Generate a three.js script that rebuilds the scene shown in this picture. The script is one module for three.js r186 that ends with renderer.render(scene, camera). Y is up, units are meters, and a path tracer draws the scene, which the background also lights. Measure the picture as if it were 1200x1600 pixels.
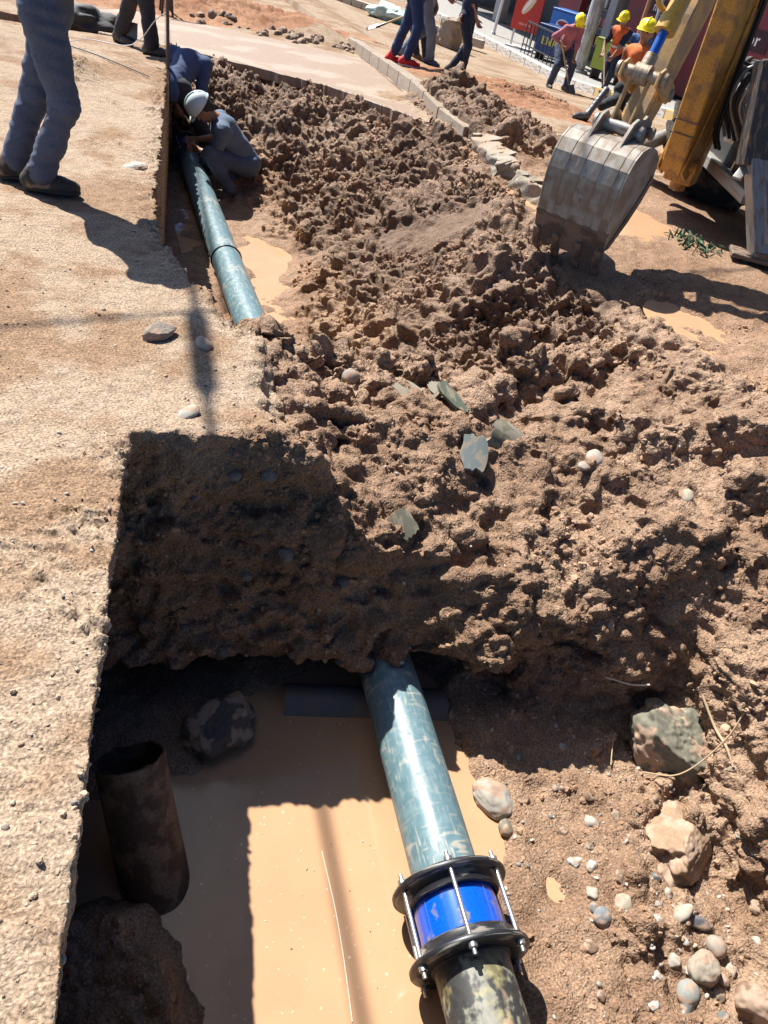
import * as THREE from 'three';
import { Sky } from 'three/addons/objects/Sky.js';
import { mergeGeometries, mergeVertices } from 'three/addons/utils/BufferGeometryUtils.js';
import { RoundedBoxGeometry } from 'three/addons/geometries/RoundedBoxGeometry.js';

// ---------------------------------------------------------------- camera, sky, sun, exposure
const V = (x, y, z) => new THREE.Vector3(x, y, z);
const scene = new THREE.Scene();
const camera = new THREE.PerspectiveCamera(66.98, 0.75, 0.05, 400);
camera.matrixAutoUpdate = true;
{
  const m = new THREE.Matrix4().makeBasis(V(0.93780, 0.18440, 0.29415).normalize(), V(0.05195, 0.76321, -0.64406).normalize(), V(-0.34327, 0.61928, 0.70616).normalize());
  camera.quaternion.setFromRotationMatrix(m); camera.position.set(0, 1.7, 0);
}
const SUN = V(-0.31, 1, -0.72).normalize();
const sky = new Sky(); sky.name = 'sky'; sky.scale.setScalar(300);
sky.material.uniforms.sunPosition.value.copy(SUN);
sky.material.uniforms.turbidity.value = 3.5; sky.material.uniforms.rayleigh.value = 0.7;
sky.material.uniforms.mieCoefficient.value = 0.004;
sky.userData = { kind: 'structure', label: 'clear bright daytime sky', category: 'sky' };
scene.add(sky);
scene.environmentIntensity = 0.1;
const sun = new THREE.DirectionalLight(new THREE.Color(1, 0.965, 0.91), 5);
sun.position.copy(SUN).multiplyScalar(40).add(V(2, 0, -6)); sun.target.position.set(2, 0, -6);
sun.castShadow = true; sun.shadow.mapSize.set(4096, 4096);
Object.assign(sun.shadow.camera, { left: -14, right: 14, top: 16, bottom: -16, near: 1, far: 90 });
sun.name = 'sun'; scene.add(sun, sun.target);
const renderer = new THREE.WebGLRenderer({ antialias: true });
renderer.toneMapping = THREE.LinearToneMapping; renderer.toneMappingExposure = 2.15;
renderer.shadowMap.enabled = true;

// ---------------------------------------------------------------- random, noise
function rng(seed) { let a = seed >>> 0; return () => { a = (a + 0x6D2B79F5) | 0; let t = Math.imul(a ^ (a >>> 15), 1 | a); t = (t + Math.imul(t ^ (t >>> 7), 61 | t)) ^ t; return ((t ^ (t >>> 14)) >>> 0) / 4294967296; }; }
const PERM = new Uint8Array(512);
{ const r = rng(77), p = [...Array(256).keys()]; for (let i = 255; i > 0; i--) { const j = Math.floor(r() * (i + 1)); [p[i], p[j]] = [p[j], p[i]]; } for (let i = 0; i < 512; i++) PERM[i] = p[i & 255]; }
const fade = t => t * t * t * (t * (t * 6 - 15) + 10);
function gr(h, x, y, z) { h &= 15; const u = h < 8 ? x : y, v = h < 4 ? y : h === 12 || h === 14 ? x : z; return ((h & 1) ? -u : u) + ((h & 2) ? -v : v); }
function pn(x, y, z) {
  const X = Math.floor(x), Y = Math.floor(y), Z = Math.floor(z); x -= X; y -= Y; z -= Z;
  const a = X & 255, b = Y & 255, c = Z & 255, u = fade(x), v = fade(y), w = fade(z);
  const A = PERM[a] + b, AA = PERM[A & 255] + c, AB = PERM[(A + 1) & 255] + c, B = PERM[(a + 1) & 255] + b, BA = PERM[B & 255] + c, BB = PERM[(B + 1) & 255] + c;
  const L = (t, p, q) => p + t * (q - p);
  return L(w, L(v, L(u, gr(PERM[AA & 255], x, y, z), gr(PERM[BA & 255], x - 1, y, z)), L(u, gr(PERM[AB & 255], x, y - 1, z), gr(PERM[BB & 255], x - 1, y - 1, z))),
    L(v, L(u, gr(PERM[(AA + 1) & 255], x, y, z - 1), gr(PERM[(BA + 1) & 255], x - 1, y, z - 1)), L(u, gr(PERM[(AB + 1) & 255], x, y - 1, z - 1), gr(PERM[(BB + 1) & 255], x - 1, y - 1, z - 1))));
}
function fbm(x, y, z, o) { let s = 0, a = 0.5, n = 0; for (let i = 0; i < o; i++) { s += a * pn(x, y, z); n += a; x = x * 2.03 + 7.1; y = y * 2.03 + 3.7; z = z * 2.03 + 1.3; a *= 0.5; } return s / n; }
const hsh = (a, b, c, k) => PERM[(PERM[(PERM[(a + k * 31) & 255] + b) & 255] + c) & 255] / 255;
// lumps: a field of rounded clods of size about s
function clods(x, y, z, s, seed) {
  x /= s; y /= s; z /= s; const X = Math.floor(x), Y = Math.floor(y), Z = Math.floor(z); let best = 0;
  for (let i = -1; i < 2; i++) for (let j = -1; j < 2; j++) for (let k = -1; k < 2; k++) {
    const a = X + i, b = Y + j, c = Z + k, R = 0.35 + 0.5 * hsh(a, b, c, seed + 3);
    const dx = a + hsh(a, b, c, seed) - x, dy = b + hsh(a, b, c, seed + 1) - y, dz = c + hsh(a, b, c, seed + 2) - z;
    const q = 1 - (dx * dx + dy * dy + dz * dz) / (R * R); if (q > 0) { const v = Math.sqrt(q) * R; if (v > best) best = v; }
  }
  return best * s;
}
const ss = (a, b, x) => { const t = Math.min(1, Math.max(0, (x - a) / (b - a))); return t * t * (3 - 2 * t); };
const mix = (a, b, t) => a + (b - a) * t;
const cl = (x, a, b) => Math.min(b, Math.max(a, x));
function table(t) { return v => { if (v <= t[0][0]) return t[0][1]; for (let i = 1; i < t.length; i++) if (v <= t[i][0]) return mix(t[i - 1][1], t[i][1], (v - t[i - 1][0]) / (t[i][0] - t[i - 1][0])); return t[t.length - 1][1]; }; }

// ---------------------------------------------------------------- surface nets over slices of a field (solid where the field is below 0)
function nets(fill, x0, y0, z0, nx, ny, nz, c) {
  const N = nx * ny; let S0 = new Float32Array(N), S1 = new Float32Array(N), V0 = new Int32Array(N).fill(-1), V1 = new Int32Array(N).fill(-1);
  const pos = [], idx = []; fill(S0, 0);
  const quad = (a, b, d, e, flip) => { if (a < 0 || b < 0 || d < 0 || e < 0) return; flip ? idx.push(a, d, b, a, e, d) : idx.push(a, b, d, a, d, e); };
  for (let k = 0; k < nz - 1; k++) {
    fill(S1, k + 1); V1.fill(-1);
    for (let j = 0; j < ny - 1; j++) for (let i = 0; i < nx - 1; i++) {
      const q = j * nx + i, f0 = S0[q], f1 = S0[q + 1], f2 = S0[q + nx], f3 = S0[q + nx + 1], f4 = S1[q], f5 = S1[q + 1], f6 = S1[q + nx], f7 = S1[q + nx + 1];
      const n = (f0 < 0) + (f1 < 0) + (f2 < 0) + (f3 < 0) + (f4 < 0) + (f5 < 0) + (f6 < 0) + (f7 < 0);
      if (n === 0 || n === 8) continue;
      let sx = 0, sy = 0, sz = 0, m = 0; const E = (a, b, ax, ay, az, bx, by, bz) => { if ((a < 0) !== (b < 0)) { const t = a / (a - b); sx += ax + t * (bx - ax); sy += ay + t * (by - ay); sz += az + t * (bz - az); m++; } };
      E(f0, f1, 0, 0, 0, 1, 0, 0); E(f2, f3, 0, 1, 0, 1, 1, 0); E(f4, f5, 0, 0, 1, 1, 0, 1); E(f6, f7, 0, 1, 1, 1, 1, 1);
      E(f0, f2, 0, 0, 0, 0, 1, 0); E(f1, f3, 1, 0, 0, 1, 1, 0); E(f4, f6, 0, 0, 1, 0, 1, 1); E(f5, f7, 1, 0, 1, 1, 1, 1);
      E(f0, f4, 0, 0, 0, 0, 0, 1); E(f1, f5, 1, 0, 0, 1, 0, 1); E(f2, f6, 0, 1, 0, 0, 1, 1); E(f3, f7, 1, 1, 0, 1, 1, 1);
      V1[q] = pos.length / 3; pos.push(x0 + (i + sx / m) * c, y0 + (j + sy / m) * c, z0 + (k + sz / m) * c);
    }
    for (let j = 1; j < ny - 1; j++) for (let i = 1; i < nx - 1; i++) {
      const q = j * nx + i, f = S0[q], s = f < 0;
      if (k > 0) {
        if (s !== (S0[q + 1] < 0)) quad(V0[q - nx], V0[q], V1[q], V1[q - nx], !s);
        if (s !== (S0[q + nx] < 0)) quad(V0[q - 1], V1[q - 1], V1[q], V0[q], !s);
      }
      if (s !== (S1[q] < 0)) quad(V1[q - nx - 1], V1[q - nx], V1[q], V1[q - 1], !s);
    }
    [S0, S1] = [S1, S0]; [V0, V1] = [V1, V0];
  }
  return { pos, idx };
}
function netsGeo(fn, lo, hi, c) {
  const nx = Math.ceil((hi[0] - lo[0]) / c) + 2, ny = Math.ceil((hi[1] - lo[1]) / c) + 2, nz = Math.ceil((hi[2] - lo[2]) / c) + 2;
  const r = nets((S, k) => { let q = 0; for (let j = 0; j < ny; j++) for (let i = 0; i < nx; i++) S[q++] = fn(lo[0] + i * c, lo[1] + j * c, lo[2] + k * c); }, lo[0], lo[1], lo[2], nx, ny, nz, c);
  const g = new THREE.BufferGeometry(); g.setAttribute('position', new THREE.Float32BufferAttribute(r.pos, 3)); g.setIndex(r.idx); g.computeVertexNormals();
  boxUV(g); return g;
}
function boxUV(g, s = 1) {
  const p = g.attributes.position, n = g.attributes.normal, uv = new Float32Array(p.count * 2);
  for (let i = 0; i < p.count; i++) { uv[2 * i] = (p.getX(i) + 0.37 * p.getZ(i)) * s; uv[2 * i + 1] = (p.getY(i) + 0.61 * p.getZ(i)) * s; }
  g.setAttribute('uv', new THREE.BufferAttribute(uv, 2)); return g;
}

// ---------------------------------------------------------------- objects
const used = {};
function numbered(n) { const k = used[n] = (used[n] ?? -1) + 1; return k ? n + '_' + String(k).padStart(3, '0') : n; }
function thing(name, label, category, p = [0, 0, 0], turn = 0, group) {
  const o = new THREE.Group(); o.name = numbered(name); o.position.set(...p); o.rotation.y = turn; o.userData = { label, category }; if (group) o.userData.group = group; scene.add(o); return o;
}
function part(parent, name, geo, mat, label) { const m = new THREE.Mesh(Array.isArray(geo) ? join(geo) : geo, mat); m.name = name; m.castShadow = m.receiveShadow = true; if (label) m.userData.label = label; parent.add(m); return m; }
function solo(name, geo, mat, label, category, group) { const m = new THREE.Mesh(Array.isArray(geo) ? join(geo) : geo, mat); m.name = numbered(name); m.castShadow = m.receiveShadow = true; m.userData = { label, category }; if (group) m.userData.group = group; scene.add(m); return m; }
function struct(name, geo, mat, label, kind = 'structure') { const m = new THREE.Mesh(geo, mat); m.name = numbered(name); m.castShadow = m.receiveShadow = true; m.userData = { kind, label, category: name.replace(/_/g, ' ') }; scene.add(m); return m; }
function join(list) { return mergeGeometries(list.map(g => { const q = g.index ? g.toNonIndexed() : g.clone(); for (const k of Object.keys(q.attributes)) if (!['position', 'normal', 'uv'].includes(k)) q.deleteAttribute(k); return q; })); }
const UP = V(0, 1, 0);
const v3 = a => Array.isArray(a) ? V(...a) : a;
function rod(a, b, r0, r1 = r0, seg = 12, open = false) {
  a = v3(a); b = v3(b); const d = b.clone().sub(a), L = d.length(), g = new THREE.CylinderGeometry(r1, r0, L, seg, 1, open);
  g.applyQuaternion(new THREE.Quaternion().setFromUnitVectors(UP, d.normalize())); const c = a.clone().add(b).multiplyScalar(0.5); g.translate(c.x, c.y, c.z); return g;
}
function bar(a, b, w, h, r = 0.004, side = null) {   // a bevelled bar from a to b, w wide along 'side', h high
  a = v3(a); b = v3(b); const d = b.clone().sub(a), L = d.length(); d.normalize();
  let s = side ? v3(side).clone() : V(0, 1, 0).cross(d); s.addScaledVector(d, -s.dot(d)); if (s.lengthSq() < 1e-6) s = V(1, 0, 0); s.normalize();
  const u = d.clone().cross(s); const g = new RoundedBoxGeometry(w, h, L, 1, Math.min(r, w / 3, h / 3));
  g.applyMatrix4(new THREE.Matrix4().makeBasis(s, u, d)); const c = a.clone().add(b).multiplyScalar(0.5); g.translate(c.x, c.y, c.z); return g;
}
function cable(pts, r, seg = 40, rad = 6) { return new THREE.TubeGeometry(new THREE.CatmullRomCurve3(pts.map(v3)), seg, r, rad, false); }
function bx(w, h, d, x = 0, y = 0, z = 0, r = 0.006) { const g = new RoundedBoxGeometry(w, h, d, 1, Math.min(r, w / 3, h / 3, d / 3)); g.translate(x, y, z); return g; }
// plate: polygon in (s, y) extruded by w, centred, bevelled
function plate(pts, w, bev = 0.004) {
  const s = new THREE.Shape(pts.map(p => new THREE.Vector2(p[0], p[1]))); const g = new THREE.ExtrudeGeometry(s, { depth: w - 2 * bev, bevelEnabled: bev > 0, bevelSize: bev, bevelThickness: bev, bevelSegments: 1, steps: 1, curveSegments: 8 });
  g.translate(0, 0, -w / 2 + bev); return g;
}

// ---------------------------------------------------------------- textures
function tex(w, h, fn, srgb = true, rep = [1, 1]) {
  const d = new Uint8Array(w * h * 4); const o = [0, 0, 0];
  for (let j = 0; j < h; j++) for (let i = 0; i < w; i++) { fn(i / w, j / h, o); const q = (j * w + i) * 4; d[q] = cl(o[0] * 255, 0, 255); d[q + 1] = cl(o[1] * 255, 0, 255); d[q + 2] = cl(o[2] * 255, 0, 255); d[q + 3] = 255; }
  const t = new THREE.DataTexture(d, w, h, THREE.RGBAFormat); t.wrapS = t.wrapT = THREE.RepeatWrapping; t.magFilter = THREE.LinearFilter; t.minFilter = THREE.LinearMipmapLinearFilter; t.generateMipmaps = true;
  if (srgb) t.colorSpace = THREE.SRGBColorSpace; t.repeat.set(...rep); t.needsUpdate = true; return t;
}
// noise that repeats after one tile: f lattice cells across
const GX = [...Array(8)].map((_, i) => 1.4 * Math.cos(i * 0.785398)), GY = [...Array(8)].map((_, i) => 1.4 * Math.sin(i * 0.785398));
function pt(u, v, f, s, fy = f) {
  const x = (u - Math.floor(u)) * f, y = (v - Math.floor(v)) * fy, X = Math.floor(x), Y = Math.floor(y), a = x - X, b = y - Y, k = fade(a), l = fade(b);
  const X1 = X + 1 >= f ? 0 : X + 1, Y1 = Y + 1 >= fy ? 0 : Y + 1, p0 = PERM[(X + s * 17) & 255], p1 = PERM[(X1 + s * 17) & 255];
  const h0 = PERM[(p0 + Y) & 255] & 7, h1 = PERM[(p1 + Y) & 255] & 7, h2 = PERM[(p0 + Y1) & 255] & 7, h3 = PERM[(p1 + Y1) & 255] & 7;
  const n0 = GX[h0] * a + GY[h0] * b, n1 = GX[h1] * (a - 1) + GY[h1] * b, n2 = GX[h2] * a + GY[h2] * (b - 1), n3 = GX[h3] * (a - 1) + GY[h3] * (b - 1);
  const m0 = n0 + (n1 - n0) * k, m1 = n2 + (n3 - n2) * k; return m0 + (m1 - m0) * l;
}
const tn = (u, v, f, s, o = 3) => { let r = 0, a = 0.5, n = 0; f = Math.round(f); for (let i = 0; i < o; i++) { r += a * pt(u, v, f, s + i * 3); n += a; a *= 0.5; f *= 2; } return r / n; };
const s2l = x => x <= 0.04045 ? x / 12.92 : ((x + 0.055) / 1.055) ** 2.4, l2s = x => x <= 0.0031308 ? x * 12.92 : 1.055 * x ** (1 / 2.4) - 0.055;
function lin(r, g, b) { return new THREE.Color().setRGB(r, g, b); }
const M = (c, rough, metal = 0, extra = {}) => new THREE.MeshPhysicalMaterial({ color: Array.isArray(c) ? lin(...c) : c, roughness: rough, metalness: metal, ...extra });
// two matters in patches with their own outline: paint and mud, steel and rust
function patchy(w, h, a, b, thr, soft, f, seed, grain = 0.12, stretch = [1, 1]) {
  return tex(w, h, (u, v, o) => { const n = tn(u * stretch[0] % 1, v * stretch[1] % 1, f, seed, 5) * 1.6, t = ss(thr - soft, thr + soft, n), g = 1 + grain * (tn(u, v, f * 9, seed + 5, 2)); for (let k = 0; k < 3; k++) o[k] = l2s(cl(mix(a[k], b[k], t) * g, 0, 1)); });
}
// ---------------------------------------------------------------- the ground: heights in metres
const ground = (z, x = 0) => { const a = -z; return -0.035 * Math.max(0, Math.min(a, 9.5) - 4.5) - 0.085 * Math.max(0, Math.min(a, 19) - 9.5) - 0.01 * Math.max(0, a - 19) - 0.06 * cl(x - 5.5, 0, 4.5); };
const pitEdge = table([[-2.6, 0.13], [-2.52, 0.12], [-1.33, -0.03], [-0.57, -0.13], [0.6, -0.22]]);
const bankEdge = table([[-12, 1.15], [-9.52, 0.92], [-6.73, 0.62], [-5.09, 0.43], [-4.23, 0.37], [-3.92, 0.46], [-3.5, 0.59], [-3.22, 0.74], [-2.7, 0.67], [-2.3, 0.64]]);
const RIM = [[0.85, -11.45], [1.35, -11.11], [2.39, -10.0], [2.95, -9.21], [3.36, -8.4], [3.5, -7.24], [3.45, -6.2], [3.2, -5.2], [3.1, -4.4], [3.1, 2]];
function rimDist(x, z) {   // distance inside the far trench from the broken edge of the paving
  let best = 1e9, sg = 1;
  for (let i = 1; i < RIM.length; i++) { const [ax, az] = RIM[i - 1], [bxx, bz] = RIM[i], dx = bxx - ax, dz = bz - az, t = cl(((x - ax) * dx + (z - az) * dz) / (dx * dx + dz * dz), 0, 1), ex = x - ax - t * dx, ez = z - az - t * dz, d = Math.hypot(ex, ez); if (d < best) { best = d; sg = dx * ez - dz * ex > 0 ? 1 : -1; } }
  return best * sg;
}
const kerbX = table([[-20, 5.1], [-15.05, 4.64], [-11.8, 4.15], [-8.2, 3.56], [-7.2, 3.52]]);
const g2 = (x, z, a, b, s, t) => Math.exp(-(((x - a) / s) ** 2) - (((z - b) / t) ** 2));
// the open surface without the near pit: returns height, and how cloddy (0..1) and how trodden it is in the globals
let CLOD = 0;
function surf(x, z) {
  const g = ground(z, x), e = z < -2.5 ? rimDist(x, z) : 3.1 - x;
  // right of the trench: churned mud, a median strip, the road beyond
  let top = g - 0.02;
  const wob = 0.25 * fbm(x * 0.9, 3, z * 0.9, 2);
  // soil plug between the two pits, low in the middle
  const plugTop = mix(mix(-0.02, -0.25, ss(0.7, 1.05, x)), -0.03, ss(2.3, 3.5, x + wob)) - 0.2 * ss(-2.75, -2.15, z + 0.1 * wob) * ss(0.85, 1.1, x) * (1 - ss(2.0, 2.6, x));
  const floor = -1.155 + 0.075 * fbm(x * 1.7, 1, z * 1.7, 3);
  const far = 1 - ss(0.05, 1.95, e + wob * 1.2 + 0.12 * fbm(x * 3, 5, z * 3, 2));
  const pl = ss(-4.75, -3.3, z + wob * 0.6 - 0.25 * ss(1.6, 2.4, x));
  const t = 1 - (1 - far) * (1 - pl);
  const lip = 0.07 * ss(-0.02, 0.02, e + 0.05 * fbm(x * 5, 2, z * 5, 2)) * ss(-7.2, -8.6, z);
  let h = mix(floor, mix(g - lip, plugTop, ss(-4.9, -3.7, z)), Math.max(far * (1 - pl) + pl, 0) > 1 ? 1 : t);
  const inside = e > 0 || z > -3.6;
  if (!inside) h = mix(top, h, ss(-5.5, -3.6, z));
  // median strip with sandy top beyond the kerb, mounds of spoil
  if (z < -6.0) { const kx = kerbX(z); h = Math.max(h, h + 0.13 * ss(kx, kx + 0.03, x) * (1 - ss(kx + 0.75, kx + 1.5, x)) * ss(-6.8, -7.3, z)); }
  h += 0.26 * g2(x, z, 4.0, -8.9, 0.38, 0.75) + 0.1 * g2(x, z, 3.7, -7.6, 0.5, 0.7) + 0.22 * g2(x, z, 6.0, -11.2, 1.2, 1.1) + 0.08 * g2(x, z, 4.6, -7.6, 0.7, 1.2);
  h += 0.1 * g2(x, z, 5.05, -6.6, 0.35, 0.5) + 0.06 * g2(x, z, 4.9, -5.7, 0.3, 0.3);
  h += 0.3 * g2(x, z, 4.1, -16.0, 0.6, 1.0) + 0.4 * g2(x, z, 2.9, -16.8, 1.1, 0.9) + 0.35 * g2(x, z, 1.4, -17.6, 1.1, 0.9) + 0.3 * g2(x, z, -0.6, -15.0, 0.6, 1.0);
  h += 0.1 * g2(x, z, 3.2, -3.65, 0.16, 0.55);
  // puddle beds
  h -= 0.05 * g2(x, z, 4.15, -5.5, 0.55, 0.42) + 0.06 * g2(x, z, 3.5, -3.6, 0.3, 0.4) + 0.03 * g2(x, z, 4.0, -6.7, 0.35, 0.3);
  // the far part of the trench floor holds water, with a spit of mud across it
  h -= 0.05 * g2(x, z, 1.6, -7.1, 0.33, 0.5) + 0.03 * g2(x, z, 1.6, -5.7, 0.2, 0.7);
  CLOD = z < -3.3 ? (0.14 + 0.86 * ss(0.03, 0.2, t + 0.12 * fbm(x * 2.5, 8, z * 2.5, 2))) * (inside ? 1 : 0) : ss(0.7, 1.3, x) * (0.35 + 0.65 * ss(-3.0, -3.6, z));
  if (!inside) CLOD = 0.9 * ss(0.35, 0.05, Math.abs(x - 4.0) * 0.5) * ss(-9.9, -9.2, z) + 0.6 * g2(x, z, 4.8, -7.5, 0.9, 1.4) + 0.45 * g2(x, z, 6.0, -11.2, 1.2, 1.2) + 0.6 * g2(x, z, 2.7, -16.9, 2.2, 1.1) + 0.6 * g2(x, z, -0.6, -15.0, 0.6, 1.0);
  if (z > -7) CLOD *= 1 - 0.8 * ss(3.0, 3.6, x + 0.3 * wob) * ss(-2.4, -3.0, z);
  CLOD = cl(CLOD, 0, 1);
  // bigger heaps and hollows among the clods
  h += CLOD * (0.12 * fbm(x * 1.7, 9, z * 1.7, 3) + 0.16 * (Math.abs(pn(x * 1.9 + 3, 5, z * 1.9)) - 0.2));
  h -= 0.2 * g2(x, z, 2.85, -4.2, 0.6, 0.5);
  // old slab of clay lying smooth in the middle of the slope
  const sl = Math.exp(-((((x - 2.62) * 0.75 + (z + 5.75) * 0.66) / 0.5) ** 2) - ((((x - 2.62) * -0.66 + (z + 5.75) * 0.75) / 0.3) ** 2)); CLOD *= 1 - 0.85 * ss(0.3, 0.6, sl);
  return h;
}
// small relief added along the normal of every soil surface
function relief(x, y, z, c, bank) {
  const n1 = fbm(x * 9, y * 9, z * 9, 3), n2 = pn(x * 40, y * 40, z * 40);
  let d = (0.012 + 0.012 * c) * n1 + 0.002 * n2;
  if (c > 0.03) {   // lumps with sharp creases between them, crumbly in places and smeared in others
    const wx = x + 0.035 * pn(x * 7, y * 7 + 4, z * 7), wy = y + 0.035 * pn(x * 7 + 9, y * 7, z * 7), wz = z + 0.035 * pn(x * 7, y * 7, z * 7 + 6), k = ss(-0.35, 0.25, fbm(x * 1.9 + 5, y * 1.9, z * 1.9, 2)), A = (f, o) => Math.abs(pn(wx * f + o, wy * f, wz * f)) - 0.24;
    d += c * (0.15 * A(3.7, 1) + 0.1 * A(8.3, 2) + (0.03 + 0.05 * k) * A(17, 3) + (0.01 + 0.034 * k) * A(36, 4) - 0.035 * ss(0.2, 0.5, pn(x * 13 + 3, y * 13, z * 13)) - 0.012 * k * ss(0.2, 0.5, pn(x * 31, y * 31, z * 31)));
  }
  if (bank > 0) { const A = (f, o) => Math.abs(pn(x * f + o, y * f, z * f)) - 0.22; d += bank * (0.05 * A(14, 1) + 0.045 * A(30, 2) + 0.02 * A(58, 3) - 0.012 * ss(0.25, 0.5, pn(x * 19 + 3, y * 19, z * 19))); }
  return d;
}
const WATER = -1.225;
function pitFloor(x, z) {
  const xs = table([[-2.2, 1.5], [-1.25, 1.44], [-0.7, 1.02], [-0.2, 0.8]])(z);
  let f = -1.305 + 0.125 * ss(-0.12, 0.2, x - xs + 0.14 * fbm(x * 3, 2, z * 3, 2)) + 0.08 * ss(0.2, 0.8, x - xs);
  f += 0.105 * ss(-1.62, -1.95, z + 0.12 * pn(x * 5, 0, z * 5) - 0.1 * ss(0.5, 0.2, x));                      // mud under the plug
  f -= 0.17 * g2(x, z, 1.07, -1.98, 0.5, 0.17);
  f = Math.max(f, -1.34 + 0.27 * ss(0.34, -0.05, x - 0.24 * (z + 1.23) + 0.1 * pn(x * 6, 1, z * 6)) * ss(-1.5, -1.15, z));   // heap at the foot of the left wall
  return f + 0.012 * fbm(x * 6, 5, z * 6, 2) - 0.045 * g2(x, z, 1.6, -0.98, 0.07, 0.08);
}
function slopeR(x, z) {    // foot of the right slope: 0 at the foot, 1 at the top
  const a = (x - 2.16) + 0.1 * fbm(x * 2, 7, z * 2, 2), b = -(z + 1.5) + (x - 2.15) * 0.6;
  const e = Math.max(a, Math.min(b, a + 0.75)); return ss(-0.12, 0.85, e);
}
const lipZ = table([[0.1, -2.47], [0.6, -2.4], [1.2, -2.27], [1.5, -2.4], [1.95, -2.4], [2.5, -2.2], [3.2, -1.95]]);
const faceProf = table([[-1.6, -0.28], [-1.2, -0.3], [-1.13, -0.22], [-1.06, 0.2], [-0.98, 0.27], [-0.5, 0.09], [0, 0], [0.3, 0]]);
const faceProf2 = table([[-1.6, 0.3], [-1.15, 0.3], [-1.0, 0.34], [-0.88, 0.5], [-0.8, 0.56], [-0.7, 0.53], [-0.5, 0.39], [-0.25, 0.1], [0, 0], [0.3, 0]]);
function nearField(x, y, z, h, fl, sr, n) {
  const wR = n.wr, prof = (wR < 1 ? (1 - wR) * faceProf(y - 0.07 * Math.exp(-(((x - 1.2) / 0.2) ** 2))) : 0) + (wR > 0 ? wR * faceProf2(y) : 0) + 0.12 * g2(x, y, 1.42, -0.78, 0.2, 0.13) + 0.14 * g2(x, y, 1.9, -0.62, 0.16, 0.1) + 0.1 * g2(x, y, 1.75, -0.98, 0.22, 0.05);
  const zf = n.lz + prof, top = h;
  const bank1 = Math.max(y, x - n.pe + 0.16 * ss(-0.02, -0.5, y));
  const bank2 = Math.max(y, (x - n.be + y * n.sl) * 0.92, (z - zf) * 0.95);
  const plug = Math.max(y - top, (z - zf) * 0.95);
  const right = (y - mix(-1.35, Math.min(top, -0.02), Math.pow(sr, 0.85))) * 0.72;
  return Math.min(bank1, bank2, plug, right, y - fl);
}
const spoil = (x, y, z) => { const n = 0.35 * fbm(x * 2, 0, z * 2, 3); if (x + n > 3.35 && z + n < -2.7 && z > -7.2) return 4; return z + n < -3.75 ? (x + 0.6 * n < 1.95 && z < -4.5 && z > -9 ? 4 : 3) : 1; };   // where which soil lies
function soilColour(o, x, y, z, kind) {    // base colours: dry dust, damp earth, wet mud, by patch
  const a = fbm(x * 1.1, y * 1.1, z * 1.1, 3), b = fbm(x * 4.5 + 9, y * 4.5, z * 4.5, 3), c = pn(x * 26, y * 26, z * 26), f = pn(x * 70, y * 70, z * 70);
  let r, g, bl;
  if (kind === 0) {          // trodden street: pale dust with reddish damp patches
    const t = ss(-0.12, 0.22, a + 0.6 * b); r = mix(0.43, 0.33, t); g = mix(0.322, 0.213, t); bl = mix(0.227, 0.132, t);
  } else if (kind === 1) {   // excavated soil, in damp and drier patches
    const t = ss(-0.3, 0.3, a + 0.5 * b); r = mix(0.385, 0.26, t); g = mix(0.25, 0.155, t); bl = mix(0.16, 0.092, t);
  } else if (kind === 3) {   // damp spoil from deeper down
    const t = ss(-0.3, 0.3, a + 0.5 * b); r = mix(0.305, 0.2, t); g = mix(0.195, 0.122, t); bl = mix(0.126, 0.074, t);
  } else if (kind === 4) {   // wet silt on the trench floor
    const t = ss(-0.3, 0.3, a + 0.5 * b); r = mix(0.37, 0.3, t); g = mix(0.23, 0.175, t); bl = mix(0.14, 0.1, t);
  } else {                   // red earth
    const t = ss(-0.3, 0.3, a + 0.5 * b); r = mix(0.44, 0.33, t); g = mix(0.24, 0.16, t); bl = mix(0.14, 0.09, t);
  }
  const k = 1 + 0.16 * c + 0.14 * f; o[0] = r * k; o[1] = g * k; o[2] = bl * k;
}
// grain of the soil, 1 m tile
const soilMap = tex(1024, 1024, (u, v, o) => { const a = tn(u, v, 20, 3, 3), b = tn(u, v, 90, 8, 3), s = pt(u, v, 120, 15), p = pt(u, v, 61, 19); let k = 0.84 + 0.1 * a + 0.2 * b; if (s > 0.38) k += 0.17; if (p > 0.5) k += 0.12; if (s < -0.4) k -= 0.14; o[0] = k; o[1] = k * 0.995; o[2] = k * 0.985; });
const soilBump = tex(1024, 1024, (u, v, o) => { const a = tn(u, v, 34, 31, 4), b = tn(u, v, 128, 37, 2); o[0] = o[1] = o[2] = 0.5 + 0.34 * a + 0.22 * b + 0.16 * ss(0.25, 0.5, pt(u, v, 70, 43)); }, false);
const soilDry = M([1, 1, 1], 0.96, 0, { vertexColors: true, map: soilMap, bumpMap: soilBump, bumpScale: 0.009, specularIntensity: 0.3 });
const soilWet = M([1, 1, 1], 0.74, 0, { vertexColors: true, map: soilMap, bumpMap: soilBump, bumpScale: 0.014, specularIntensity: 0.55 });
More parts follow.
